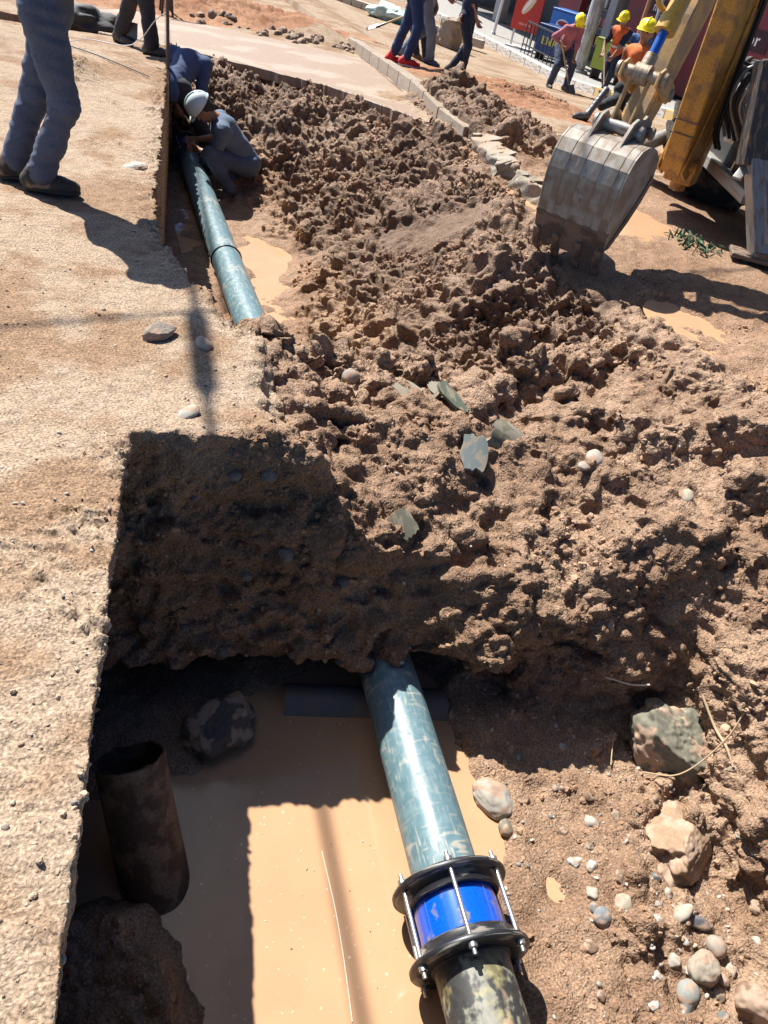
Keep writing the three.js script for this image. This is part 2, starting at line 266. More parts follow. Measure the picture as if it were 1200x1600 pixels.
// triangles are given planar uv, in metres, along the axis they face most, so that the grain is not drawn out on walls
function soilGeo(P, N, C, tris) {
  const map = new Map(), p = [], n = [], c = [], uv = [], ix = [];
  for (let t = 0; t < tris.length; t += 3) {
    let ax = 0, ay = 0, az = 0; for (let k = 0; k < 3; k++) { const q = tris[t + k] * 3; ax += N[q]; ay += N[q + 1]; az += N[q + 2]; }
    ax = Math.abs(ax); ay = Math.abs(ay); az = Math.abs(az); const d = ay > ax * 0.9 && ay > az * 0.9 ? 0 : ax > az ? 1 : 2;
    for (let k = 0; k < 3; k++) {
      const id = tris[t + k], key = id * 3 + d; let w = map.get(key);
      if (w === undefined) { w = p.length / 3; map.set(key, w); const q = id * 3; p.push(P[q], P[q + 1], P[q + 2]); n.push(N[q], N[q + 1], N[q + 2]); c.push(C[q], C[q + 1], C[q + 2]); d === 0 ? uv.push(P[q], P[q + 2]) : d === 1 ? uv.push(P[q + 2], P[q + 1]) : uv.push(P[q], P[q + 1]); }
      ix.push(w);
    }
  }
  const g = new THREE.BufferGeometry(); g.setAttribute('position', new THREE.Float32BufferAttribute(p, 3)); g.setAttribute('normal', new THREE.Float32BufferAttribute(n, 3)); g.setAttribute('color', new THREE.Float32BufferAttribute(c, 3)); g.setAttribute('uv', new THREE.Float32BufferAttribute(uv, 2)); g.setIndex(ix); return g;
}
function normalsOf(P, I) { const g = new THREE.BufferGeometry(); g.setAttribute('position', new THREE.BufferAttribute(P, 3)); g.setIndex(I); g.computeVertexNormals(); return g.attributes.normal.array; }
const SOIL = { P: null, N: null, C: null };   // near soil, kept for scattering clods and stones
{
  const c = 0.0115, x0 = -0.9, x1 = 3.95, y0 = -1.5, y1 = 0.24, z0 = -4.42, z1 = 0.36;
  const nx = Math.ceil((x1 - x0) / c), ny = Math.ceil((y1 - y0) / c), nz = Math.ceil((z1 - z0) / c);
  const fill = (S, k) => {
    const z = z0 + k * c, col = { pe: pitEdge(z), be: bankEdge(z), sl: mix(0.08, 0.45, ss(-3.6, -3.0, z)), lz: 0, wr: 0 };
    for (let i = 0; i < nx; i++) {
      const x = x0 + i * c, h = x < col.be - 0.05 ? Math.min(surf(x, z), -0.12) : surf(x, z), fl = pitFloor(x, z), sr = slopeR(x, z); col.lz = lipZ(x); col.wr = ss(1.22, 1.6, x);
      for (let j = 0; j < ny; j++) {
        const y = y0 + j * c; let d = nearField(x, y, z, h, fl, sr, col);
        const skip = Math.min(9, Math.floor((Math.abs(d) - 0.2) / (2.5 * c)));
        if (skip > 1) { for (let m = 0; m < skip && j < ny; m++, j++) S[j * nx + i] = d; j--; continue; }
        if (d > -0.16 && d < 0.16) {
          const fb = ss(0.06, -0.1, x - bankEdge(Math.min(z, -2.4))) * ss(-0.32, -0.22, y), ff = ss(-1.0, -1.14, y) * ss(2.35, 2.0, x), flat = (1 - Math.max(fb * 0.93, 0.78 * ff)) * ss(-4.42, -4.0, z) * ss(3.95, 3.6, x) * (1 - 0.6 * ss(3.0, 3.4, x) * ss(-2.4, -3.0, z));
          d += flat * (0.085 * pn(x * 3.1, y * 3.1, z * 3.1) - 0.11 * (Math.abs(pn(x * 6.1, y * 6.1, z * 6.1)) - 0.24) + 0.02 * pn(x * 17, y * 17, z * 17));
          if (x > 1.5) d -= flat * ss(1.5, 2.3, x) * 0.2 * (Math.abs(pn(x * 2.6 + 7, y * 2.6, z * 2.6)) - 0.22);
        }
        S[j * nx + i] = d;
      }
    }
  };
  const r = nets(fill, x0, y0, z0, nx, ny, nz, c);
  const P = new Float32Array(r.pos); let N = normalsOf(P, r.idx); const Q = new Float32Array(P.length), C = new Float32Array(P.length), o = [0, 0, 0], kindOf = new Uint8Array(P.length / 3);
  for (let q = 0; q < P.length; q += 3) {
    const x = P[q], y = P[q + 1], z = P[q + 2], onBank = y > -0.09 && x < (z > -2.45 ? pitEdge(z) + 0.03 : bankEdge(z) + 0.05);
    surf(x, z); let cc = CLOD, bank = 0;
    if (onBank) { const e = (z > -2.45 ? pitEdge(z) : bankEdge(z)) - x + 0.18 * fbm(x * 3, 1, z * 3, 2); cc = 0; bank = z > -2.5 ? 0.25 + 0.75 * ss(0.42, 0.05, e) : 0.06 + 0.9 * ss(0.17, 0.0, e); bank *= (0.3 + 0.8 * ss(-0.1, 0.25, fbm(x * 2.2, 4, z * 2.2, 2))) * (N[q + 1] < 0.6 ? 0.35 : 1); }
    else if (y < -1.12 && x < 2.25) cc = 0.1 + 0.12 * ss(0.1, 0.4, x - 1.5);
    else if (N[q + 1] < 0.45) cc = 0.3 + 0.3 * ss(1.2, 2.0, x);
    else if (z > -3.4) cc = Math.max(0.42 - 0.3 * ss(3.0, 3.5, x) * ss(-2.4, -3.0, z), cc);
    const d = relief(x, y, z, cc, bank); Q[q] = x + N[q] * d; Q[q + 1] = y + N[q + 1] * d; Q[q + 2] = z + N[q + 2] * d;
    soilColour(o, x, y, z, onBank ? 0 : spoil(x, y, z)); C[q] = o[0]; C[q + 1] = o[1]; C[q + 2] = o[2]; kindOf[q / 3] = onBank ? 1 : 0;
  }
  N = normalsOf(Q, r.idx); SOIL.P = Q; SOIL.N = N; SOIL.K = kindOf;
  const dry = [], wet = []; for (let t = 0; t < r.idx.length; t += 3) { const L = kindOf[r.idx[t]] + kindOf[r.idx[t + 1]] + kindOf[r.idx[t + 2]] > 1 ? dry : wet; L.push(r.idx[t], r.idx[t + 1], r.idx[t + 2]); }
  struct('street_ground', soilGeo(Q, N, C, dry), soilDry, 'pale dusty trodden street surface along the pit');
  struct('excavated_soil', soilGeo(Q, N, C, wet), soilWet, 'brown excavated soil of the pit walls and plug');
  console.log('near soil triangles', r.idx.length / 3);
}
// the ground farther off: a height field whose columns follow the edge of the trench
function axis(list) { const a = [list[0][0]]; for (const [to, step, grow = 1] of list.slice(1)) { let s = step; while (a[a.length - 1] < to - 1e-6) { a.push(Math.min(to, a[a.length - 1] + s)); s *= grow; } } return a; }
const FAR = { P: [], K: [] };
function field(us, zs, warp, name) {
  const nu = us.length, nz = zs.length, P = new Float32Array(nu * nz * 3), C = new Float32Array(nu * nz * 3), I = [], K = new Uint8Array(nu * nz), cc = new Float32Array(nu * nz), bk = new Float32Array(nu * nz);
  for (let j = 0; j < nz; j++) for (let i = 0; i < nu; i++) {
    const z = zs[j], q = (j * nu + i) * 3; let x = us[i];
    if (warp) { const be = bankEdge(z), w = Math.exp(-(((us[i] - 0.5) / 0.6) ** 2)); x += w * (be - 0.5); }
    let h = surf(x, z), k = 1, c = CLOD, b = 0;
    const be = bankEdge(z) + 0.05 * fbm(4, 1, z * 3, 3);
    if (x < be && z > -11.4) { h = ground(z) + 0.015 * fbm(x * 2, 1, z * 2, 2) * ss(-4.4, -5.2, z) + 0.1 * g2(x, z, -0.03, -8.5, 0.2, 0.45) + 0.07 * g2(x, z, -0.75, -9.6, 0.3, 0.5); k = 0; c = 0; b = 0.05 + 0.8 * ss(0.2, 0.0, be - x + 0.1 * fbm(x * 4, 2, z * 4, 2)) + 0.4 * ss(0.15, 0.35, fbm(x * 2.4, 7, z * 2.4, 2)) + 1.6 * g2(x, z, -0.03, -8.5, 0.22, 0.5); }
    else if (z < -4.4 && rimDist(x, z) < 0 && !(x > 2.9 && z > -7.3)) { k = 0; if (c > 0.35) k = 1; if (g2(x, z, 6.0, -11.2, 1.7, 1.5) + 0.15 * fbm(x * 3, 0, z * 3, 3) > 0.33 || g2(x, z, 2.4, -17.2, 3.0, 1.6) + 0.15 * fbm(x * 3, 0, z * 3, 3) > 0.3) k = 2; }
    P[q] = x; P[q + 1] = h; P[q + 2] = z; K[q / 3] = k; cc[q / 3] = c; bk[q / 3] = b;
  }
  for (let j = 0; j < nz - 1; j++) for (let i = 0; i < nu - 1; i++) { const a = j * nu + i; I.push(a, a + nu, a + 1, a + 1, a + nu, a + nu + 1); }
  if (zs[1] < zs[0]) for (let t = 0; t < I.length; t += 3) { const s = I[t]; I[t] = I[t + 1]; I[t + 1] = s; }
  let N = normalsOf(P, I); const o = [0, 0, 0];
  for (let q = 0; q < P.length; q += 3) { const k = q / 3, x = P[q], y = P[q + 1], z = P[q + 2]; const d = relief(x, y, z, cc[k] * 0.98, bk[k]); if (z > -20) { P[q] = x + N[q] * d; P[q + 1] = y + N[q + 1] * d; P[q + 2] = z + N[q + 2] * d; } soilColour(o, x, y, z, K[k] === 1 ? spoil(x, y, z) : K[k]); C[q] = o[0]; C[q + 1] = o[1]; C[q + 2] = o[2]; if (cc[k] > 0.3 && z > -12) { FAR.P.push(P[q], P[q + 1], P[q + 2]); } }
  N = normalsOf(P, I); const dry = [], wet = []; for (let t = 0; t < I.length; t += 3) { const L = K[I[t]] === 1 ? wet : dry; L.push(I[t], I[t + 1], I[t + 2]); }
  if (dry.length) struct('street_ground', soilGeo(P, N, C, dry), soilDry, name + ', dry and dusty'); if (wet.length) struct('excavated_soil', soilGeo(P, N, C, wet), soilWet, name + ', churned and muddy');
}
field(axis([[-9, 0], [-2, 0.3], [-0.3, 0.05], [4.2, 0.0145], [6.5, 0.03], [9.0, 0.05], [26, 0.1, 1.12]]), axis([[-60, 0], [-24, 1.0], [-19, 0.12], [-14.5, 0.05], [-11.2, 0.028], [-6.5, 0.017], [-4.36, 0.0135]]).reverse(), true, 'far street and trench');
field(axis([[3.88, 0], [5.6, 0.016], [8, 0.04], [26, 0.1, 1.15]]), axis([[-4.42, 0], [-2, 0.016], [6, 0.05, 1.08]]).reverse(), false, 'ground around the digger');
field(axis([[-9, 0], [-0.86, 0.08]]), axis([[-4.4, 0], [6, 0.08]]).reverse(), false, 'street behind the pit edge');
field(axis([[-0.9, 0], [3.95, 0.06]]), axis([[0.3, 0], [6, 0.06, 1.05]]).reverse(), false, 'street behind the camera');
// ---------------------------------------------------------------- clods and gravel, too many to count
const rs = rng(5);
function lump(seed, d, amp, sq = [1, 1, 1]) { const g0 = new THREE.IcosahedronGeometry(1, d); g0.deleteAttribute('uv'); g0.deleteAttribute('normal'); const g = mergeVertices(g0, 1e-4), p = g.attributes.position; for (let i = 0; i < p.count; i++) { const v = V(p.getX(i), p.getY(i), p.getZ(i)), k = 1 + amp * fbm(v.x * 1.3 + seed * 7, v.y * 1.3, v.z * 1.3, 3) * 2 + 0.5 * amp * Math.abs(pn(v.x * 2.7, v.y * 2.7 + seed * 3, v.z * 2.7)); p.setXYZ(i, v.x * k * sq[0], v.y * k * sq[1], v.z * k * sq[2]); } g.computeVertexNormals(); boxUV(g, 1); return g; }
const clodMat = M([1, 1, 1], 0.88, 0, { specularIntensity: 0.4 });
const clodGeos = [0, 1, 2, 3, 4].map(i => { const g = stoneLike(i + 3); return g; });
function stoneLike(seed) { const g = lump(seed, 2, 0.5, [1, 0.8, 0.9]), p = g.attributes.position, r = rng(seed * 17), pl = [...Array(9)].map(() => [V(r() - 0.5, r() - 0.5, r() - 0.5).normalize(), 0.55 + 0.35 * r()]); for (let i = 0; i < p.count; i++) { const v = V(p.getX(i), p.getY(i), p.getZ(i)); for (const [n, h] of pl) { const d = n.dot(v); if (d > h) v.addScaledVector(n, (h - d) * 0.9); } p.setXYZ(i, v.x, v.y, v.z); } const q = g.toNonIndexed(); q.computeVertexNormals(); return q; }
const T4 = new THREE.Matrix4(), Tq = new THREE.Quaternion(), Te = new THREE.Euler();
function scatter(name, label, geo, mat, list, cat) {   // list of [x, y, z, size, r, g, b]
  const m = new THREE.InstancedMesh(geo, mat, list.length); m.name = numbered(name); m.castShadow = m.receiveShadow = true; m.userData = { kind: 'stuff', label, category: cat };
  list.forEach((a, i) => { Te.set(rs() * 6.28, rs() * 6.28, rs() * 6.28); Tq.setFromEuler(Te); T4.compose(V(a[0], a[1], a[2]), Tq, V(a[3], a[3] * (0.7 + 0.5 * rs()), a[3] * (0.8 + 0.4 * rs()))); m.setMatrixAt(i, T4); m.setColorAt(i, lin(a[4], a[5], a[6])); });
  scene.add(m); return m;
}
{
  const lists = [[], [], [], [], []], n = SOIL.P.length / 3, o = [0, 0, 0];
  const put = (x, y, z, s, kind) => { soilColour(o, x, y, z, kind === 1 ? spoil(x, y, z) : kind); const k = 0.85 + 0.35 * rs(); lists[Math.floor(rs() * 5)].push([x, y, z, s, o[0] * k, o[1] * k, o[2] * k]); };
  for (let t = 0; t < 46000; t++) {
    const i = Math.floor(rs() * n), q = i * 3, x = SOIL.P[q], y = SOIL.P[q + 1], z = SOIL.P[q + 2], ny = SOIL.N[q + 1];
    if (SOIL.K[i]) { const e = (z > -2.45 ? pitEdge(z) : bankEdge(z)) - x; if (rs() < 0.05 + 0.5 * ss(0.3, 0.03, e)) put(x, y, z, 0.002 + 0.009 * rs() ** 4, 0); continue; }
    if (ny < 0.15) { if (rs() < 0.12 && y > -1) put(x, y, z, 0.004 + 0.012 * rs() ** 2, 1); continue; }
    if (y < -1.1 && x < 2.2) { if (rs() < 0.25 && x > 1.35) put(x, y, z, 0.004 + 0.013 * rs() ** 3, 1); continue; }
    const pm = ss(-0.05, 0.3, fbm(x * 2.3, y, z * 2.3, 3)); if (0.12 + pm > rs()) put(x, y, z, 0.0025 + (0.006 + 0.013 * pm) * rs() ** 4, 1);
  }
  const nf = FAR.P.length / 3;
  for (let t = 0; t < 36000; t++) { const q = Math.floor(rs() * nf) * 3, x = FAR.P[q], y = FAR.P[q + 1], z = FAR.P[q + 2]; const pm = ss(-0.1, 0.3, fbm(x * 1.6, y, z * 1.6, 3)); if (0.12 + pm > rs()) put(x, y, z, 0.004 + (0.01 + 0.018 * pm) * rs() ** 4, 1); }
  lists.forEach((l, i) => scatter('soil_clods', ['crumbly brown soil clods strewn over the dug slopes', 'small brown earth crumbs strewn over the dug slopes', 'rounded mud lumps strewn over the dug slopes', 'broken earth lumps strewn over the dug slopes', 'loose earth crumbs strewn over the dug slopes'][i], clodGeos[i], clodMat, l, 'soil'));
  // gravel in the soil and on the pit floor
  const pebMat = M([1, 1, 1], 0.7), pg = [lump(31, 2, 0.16, [1, 0.65, 0.8]), lump(32, 1, 0.3, [1, 0.6, 0.75])], pl = [[], []];
  const tone = () => { const a = rs(); return a < 0.35 ? [0.4, 0.36, 0.3] : a < 0.6 ? [0.2, 0.19, 0.165] : a < 0.8 ? [0.28, 0.18, 0.12] : [0.34, 0.26, 0.2]; };
  for (let t = 0; t < 26000; t++) {
    const i = Math.floor(rs() * n), q = i * 3, x = SOIL.P[q], y = SOIL.P[q + 1], z = SOIL.P[q + 2]; let p = 0.08, s = 0.0025 + 0.008 * rs() ** 3;
    if (SOIL.K[i]) p = 0.1 + 0.25 * (z > -2.5 ? 1 : 0); else if (y < -1.05 && x > 1.35) { p = 0.75; s = 0.0028 + 0.012 * rs() ** 4; } else if (y < -1.1) p = 0; else if (SOIL.N[q + 1] < 0.3) p = 0.3;
    if (rs() < p) { const c = tone(), k = 0.7 + 0.5 * rs(); pl[rs() < 0.6 ? 0 : 1].push([x, y, z, s, c[0] * k, c[1] * k, c[2] * k]); }
  }
  pl.forEach((l, i) => scatter('gravel', ['fine rounded gravel on the pit floor and walls', 'fine broken gravel on the pit floor and walls'][i], pg[i], pebMat, l, 'gravel'));
}
// ---------------------------------------------------------------- muddy water
function flat(poly, y, seg = 0) { const g = new THREE.ShapeGeometry(new THREE.Shape(poly.map(p => new THREE.Vector2(p[0], -p[1])))); g.rotateX(-Math.PI / 2); g.translate(0, y, 0); const p = g.attributes.position, uv = g.attributes.uv; for (let i = 0; i < p.count; i++) uv.setXY(i, p.getX(i), p.getZ(i)); return g; }
const waterMap = tex(512, 512, (u, v, o) => { const a = tn(u, v, 3, 51, 4), s = pt(u, v, 60, 55), t = pt(u, v, 33, 59); let k = 1 + 0.05 * a; let r = 0.70 * k, g = 0.55 * k, b = 0.42 * k; if (s > 0.62 && t > 0.2) { r += 0.1; g += 0.13; b += 0.15; } o[0] = r; o[1] = g; o[2] = b; });
const waterBump = tex(256, 256, (u, v, o) => { o[0] = o[1] = o[2] = 0.5 + 0.5 * tn(u, v, 4, 61, 3); }, false);
const waterMat = M([1, 1, 1], 0.09, 0, { map: waterMap, ior: 1.33, bumpMap: waterBump, bumpScale: 0.002 });
struct('muddy_water', flat([[-0.3, 0.35], [1.9, 0.35], [1.9, -2.6], [-0.3, -2.6]], WATER), waterMat, 'opaque tan muddy water standing in the pit');
struct('muddy_water', flat([[0.8, -4.6], [2.3, -4.6], [2.3, -8.6], [0.8, -8.6]], -1.168), waterMat, 'shallow muddy puddles on the far trench floor');
struct('puddle', flat([[3.3, -5.0], [4.9, -5.0], [4.9, -6.05], [3.3, -6.05]], -0.062), waterMat, 'muddy puddle beside the digger bucket');
struct('puddle', flat([...Array(24)].map((_, i) => [3.58 + 0.3 * Math.cos(i * 0.2618), -3.63 + 0.4 * Math.sin(i * 0.2618)]), -0.08), waterMat, 'thin muddy puddle in the wet mud in front of the digger');
// ---------------------------------------------------------------- finding the soil surface
const BUCK = new Map();
for (let q = 0; q < SOIL.P.length; q += 3) { const k = Math.floor(SOIL.P[q] * 25) * 4096 + Math.floor(SOIL.P[q + 2] * 25); let l = BUCK.get(k); if (!l) BUCK.set(k, l = []); l.push(q); }
function snap(x, y, z) { let best = 1e9, b = 0; const X = Math.floor(x * 25), Z = Math.floor(z * 25); for (let i = -1; i < 2; i++) for (let j = -1; j < 2; j++) for (const q of BUCK.get((X + i) * 4096 + Z + j) || []) { const d = (SOIL.P[q] - x) ** 2 + (SOIL.P[q + 1] - y) ** 2 * 0.15 + (SOIL.P[q + 2] - z) ** 2; if (d < best) { best = d; b = q; } } return V(SOIL.P[b], SOIL.P[b + 1], SOIL.P[b + 2]); }
{ let lo = 9; for (let i = -2; i < 3; i++) for (let j = -2; j < 3; j++) lo = Math.min(lo, snap(1.6 + i * 0.02, -1.2, -0.98 + j * 0.02).y); struct('puddle', flat([[1.48, -0.83], [1.72, -0.83], [1.72, -1.13], [1.48, -1.13]], lo + 0.012), waterMat, 'tiny muddy puddle on the gravel beside the coupling'); }
// ---------------------------------------------------------------- pipes
const pipePts = [[1.07, -1.04, -0.42], [1.115, -1.04, -1.0], [1.195, -1.04, -2.17], [1.215, -1.04, -2.9], [1.17, -1.04, -4.3], [1.14, -1.04, -6.0], [1.13, -1.04, -9.9]];
const pipeCurve = new THREE.CatmullRomCurve3(pipePts.map(v3));
const at = z => { let a = 0, b = 1; for (let i = 0; i < 30; i++) { const m = (a + b) / 2; pipeCurve.getPoint(m).z > z ? a = m : b = m; } return pipeCurve.getPoint(a); };
function span(z0, z1, r, rad = 48, seg = 60) { const c = new THREE.CatmullRomCurve3([...Array(12)].map((_, i) => at(mix(z0, z1, i / 11)))); const g = new THREE.TubeGeometry(c, seg, r, rad, false), uv = g.attributes.uv, L = Math.abs(z1 - z0); for (let i = 0; i < uv.count; i++) uv.setXY(i, uv.getX(i) * L, uv.getY(i)); return g; }
const tealMap = tex(768, 384, (u, v, o) => {   // plastic with smears and scrapes of dried mud
  const a = tn(u, v, 4, 71, 5), b = tn(u, v, 26, 75, 3), st = pt(u, v, 9, 77, 70) + 0.6 * pt(u, v, 26, 78, 60), sw = pt(u, v, 48, 80, 7) + 0.7 * pt(u, v, 80, 81, 12); const dirty = ss(-0.15, 0.3, a);
  let t = 0.6 * ss(0.22, 0.6, a + 0.1 * b) + (0.25 + 0.75 * dirty) * (0.75 * ss(0.2, 0.6, st) + 0.7 * ss(0.3, 0.65, sw)) + 0.12 * ss(-0.2, 0.5, b);
  t = cl(t, 0, 0.85); const base = [0.1, 0.178, 0.2], mud = [0.4, 0.36, 0.29], k = 1 + 0.15 * b; for (let i = 0; i < 3; i++) o[i] = l2s(cl(mix(base[i], mud[i], t) * k, 0, 1));
});
const tealRough = tex(512, 256, (u, v, o) => { const a = tn(u, v, 5, 71, 5), b = tn(u, v, 26, 75, 3); o[0] = o[1] = o[2] = 0.4 + 0.35 * ss(0.1, 0.34, a + 0.3 * b) + 0.1 * b; }, false);
const teal = M([1, 1, 1], 1, 0, { map: tealMap, roughnessMap: tealRough });
const pipe = thing('water_pipe', 'long teal plastic water pipe smeared with mud, running under the soil plug', 'pipe');
part(pipe, 'pipe_section', span(-0.98, -6.55, 0.125, 56, 90), teal); part(pipe, 'pipe_section', span(-6.55, -9.85, 0.124, 48, 50), teal, 'far length of the pipe beyond the weld');
part(pipe, 'weld_bead', (() => { const g = new THREE.TorusGeometry(0.128, 0.008, 8, 60); const p = at(-6.55); g.translate(p.x, p.y, p.z); return g; })(), M([0.02, 0.03, 0.035], 0.4));
// coupling
const cA = at(-1.04), cB = at(-0.79), axisDir = cB.clone().sub(cA).normalize(), cQ = new THREE.Quaternion().setFromUnitVectors(UP, axisDir);
const onAxis = g => { g.applyQuaternion(cQ); g.translate(cA.x, cA.y, cA.z); return g; };
const lathe = (pts, seg = 72) => onAxis(new THREE.LatheGeometry(pts.map(p => new THREE.Vector2(p[0], p[1])), seg));
const L0 = cA.distanceTo(cB);
const castMap = patchy(512, 512, [0.018, 0.018, 0.02], [0.2, 0.18, 0.15], 0.33, 0.12, 9, 83, 0.3);
const cast = M([1, 1, 1], 0.42, 0.1, { map: castMap });
const blueMap = patchy(512, 256, [0.003, 0.085, 0.56], [0.17, 0.16, 0.17], 0.42, 0.16, 14, 91, 0.35);
const coupling = thing('pipe_coupling', 'bright blue pipe coupling between two black bolted flanges', 'pipe coupling');
part(coupling, 'sleeve', lathe([[0.128, 0.0], [0.148, 0.002], [0.15, 0.03], [0.15, L0 - 0.03], [0.148, L0 - 0.002], [0.128, L0]]), M([1, 1, 1], 0.2, 0, { map: blueMap, clearcoat: 0.6, clearcoatRoughness: 0.12 }));
for (const [s, y] of [[1, 0.02], [-1, L0 - 0.02]]) {
  const f = part(coupling, 'flange', lathe([[0.13, y - s * 0.028], [0.165, y - s * 0.032], [0.208, y - s * 0.03], [0.213, y - s * 0.024], [0.213, y - s * 0.012], [0.208, y - s * 0.006], [0.178, y - s * 0.004], [0.174, y + s * 0.03], [0.17, y + s * 0.036], [0.156, y + s * 0.036], [0.152, y + s * 0.02]]), cast);
  part(f, 'gasket', lathe([[0.124, y - s * 0.036], [0.14, y - s * 0.036], [0.14, y - s * 0.025]], 48), M([0.012, 0.012, 0.012], 0.7));
}
const zinc = M([0.55, 0.55, 0.53], 0.32, 0.85);
for (let k = 0; k < 6; k++) {
  const a = 0.35 + k * Math.PI / 3, x = Math.cos(a) * 0.194, z = Math.sin(a) * 0.194, b = part(coupling, 'bolt', [onAxis(rod([x, -0.045, z], [x, L0 + 0.045, z], 0.0078, 0.0078, 12))], zinc);
  const nut = y => { const g = new THREE.CylinderGeometry(0.016, 0.016, 0.014, 6); g.translate(x, y, z); return onAxis(g); };
  part(b, 'nut', nut(-0.017), zinc); part(b, 'nut', nut(L0 + 0.017), zinc);
}
// the old pipe on the near side
const oldMap = tex(512, 256, (u, v, o) => { const a = tn(u, v, 7, 101, 5), b = tn(u, v, 5, 105, 4), c = tn(u, v, 40, 109, 3); let A = [0.035, 0.035, 0.033]; const t1 = ss(0.0, 0.22, a + 0.4 * c), t2 = ss(0.12, 0.3, b + 0.25 * c), t3 = ss(0.16, 0.26, tn(u, v, 4, 113, 4)); for (let i = 0; i < 3; i++) { let x = mix(A[i], [0.22, 0.21, 0.16][i], t1 * 0.8); x = mix(x, [0.22, 0.19, 0.08][i], t2 * 0.6); x = mix(x, [0.36, 0.24, 0.15][i], t3 * 0.85); o[i] = l2s(cl(x * (1 + 0.5 * c), 0, 1)); } });
const old = thing('old_pipe', 'old tarred pipe stained black, yellow and brown, held by the coupling', 'pipe');
part(old, 'pipe_section', (() => { const d = axisDir, e = cB.clone().addScaledVector(d, 1.5), g = rod(cB.clone().addScaledVector(d, -0.06), e, 0.131, 0.131, 56, true); const uv = g.attributes.uv; for (let i = 0; i < uv.count; i++) uv.setXY(i, uv.getY(i) * 1.5, uv.getX(i)); return g; })(), M([1, 1, 1], 0.55, 0, { map: oldMap, bumpMap: oldMap, bumpScale: 0.002 }));
// hollow tubes: outside, rim and inside in one skin
function hollow(a, b, r, t, mat, name, label, insetMat) {
  const o = thing(name, label, 'pipe', [0, 0, 0]); a = v3(a); b = v3(b); const L = a.distanceTo(b), q = new THREE.Quaternion().setFromUnitVectors(UP, b.clone().sub(a).normalize());
  const pr = (pts) => { const g = new THREE.LatheGeometry(pts.map(p => new THREE.Vector2(p[0], p[1])), 64), P = g.attributes.position; for (let i = 0; i < P.count; i++) { const x = P.getX(i), y = P.getY(i), z = P.getZ(i), k = 1 + 0.035 * pn(x * 9, y * 4, z * 9); P.setXYZ(i, x * k, y + (y > L - 0.02 ? 0.012 * pn(x * 30, 1, z * 30) : 0), z * k); } g.computeVertexNormals(); g.applyQuaternion(q); g.translate(a.x, a.y, a.z); return g; };
  const N = 8, out = []; for (let i = 0; i <= N; i++) out.push([r, L * i / N * 0.99]);
  part(o, 'shell', pr([...out, [r - t * 0.5, L], [r - t, L * 0.99]]), mat); part(o, 'bore', pr([[r - t, L * 0.99], [r - t, 0.3 * L], [r - t, 0]]), insetMat || mat); return o;
}
const rustMap = patchy(512, 512, [0.07, 0.038, 0.024], [0.16, 0.105, 0.07], 0.1, 0.25, 7, 121, 0.5);
const rust = M([1, 1, 1], 0.8, 0.1, { map: rustMap, bumpMap: rustMap, bumpScale: 0.003 });
hollow([0.125, -1.3, -1.34], [0.05, -0.82, -1.64], 0.122, 0.007, rust, 'rusty_pipe_stub', 'rusty open pipe stub leaning upright in the muddy water');
const greyPlastic = M([0.16, 0.155, 0.15], 0.5, 0, { map: patchy(256, 256, [0.8, 0.8, 0.82], [1, 0.85, 0.7], 0.2, 0.2, 5, 127) });
hollow([0.74, -1.265, -2.08], [1.49, -1.265, -1.92], 0.098, 0.009, greyPlastic, 'grey_pipe', 'short dark grey pipe lying crosswise under the teal pipe');
// clamp being fitted at the far end of the pipe
const clamp = thing('repair_clamp', 'dark blue repair clamp being fitted on the far pipe end', 'pipe clamp');
{ const p = at(-9.35), ring = (r, w, z) => { const g = new THREE.CylinderGeometry(r, r, w, 40); g.rotateX(Math.PI / 2); g.translate(p.x, p.y, z); return g; };
  part(clamp, 'sleeve', ring(0.15, 0.34, -9.4), M([0.012, 0.05, 0.22], 0.35)); for (const z of [-9.22, -9.58]) part(clamp, 'flange', ring(0.2, 0.03, z), M([0.012, 0.02, 0.05], 0.4)); for (let k = 0; k < 4; k++) { const a = 0.7 + k * 1.57; part(clamp, 'bolt', rod([p.x + 0.18 * Math.cos(a), p.y + 0.18 * Math.sin(a), -9.18], [p.x + 0.18 * Math.cos(a), p.y + 0.18 * Math.sin(a), -9.62], 0.008), zinc); } }

// ---------------------------------------------------------------- stones one can pick out
function stoneGeo(seed, sq, amp = 0.22, facets = 0, d = 5) {
  const g0 = new THREE.IcosahedronGeometry(1, d); g0.deleteAttribute('uv'); g0.deleteAttribute('normal'); const g = mergeVertices(g0, 1e-4), p = g.attributes.position, r = rng(seed * 13 + 1), planes = [];
  for (let i = 0; i < facets; i++) planes.push([V(r() - 0.5, r() - 0.5, r() - 0.5).normalize(), 0.62 + 0.25 * r()]);
  for (let i = 0; i < p.count; i++) { const v = V(p.getX(i), p.getY(i), p.getZ(i)); let k = 1 + amp * fbm(v.x * 1.1 + seed * 3.3, v.y * 1.1, v.z * 1.1 + seed, 3) * 1.6 + 0.03 * fbm(v.x * 7, v.y * 7 + seed, v.z * 7, 3); let f = 0.03 * fbm(v.x * 5 + seed, v.y * 5, v.z * 5, 4); for (const [n, h] of planes) { const dd = n.dot(v); if (dd > 0) k = Math.min(k, h / dd * 1.02 + 0.02 + 3 * f * (d > 10 ? 1 : 0.4)); } p.setXYZ(i, v.x * k * sq[0], v.y * k * sq[1], v.z * k * sq[2]); }
  g.computeVertexNormals(); return boxUV(g, d > 10 ? 0.35 : 1);
}
const stoneMap = tex(512, 512, (u, v, o) => { const a = tn(u, v, 6, 131, 4), b = tn(u, v, 50, 135, 3), c = ss(0.25, 0.4, tn(u, v, 11, 139, 3)); const k = 0.8 + 0.22 * a + 0.2 * b; o[0] = k * (1 - 0.12 * c); o[1] = k * (1 - 0.2 * c); o[2] = k * (1 - 0.32 * c); });
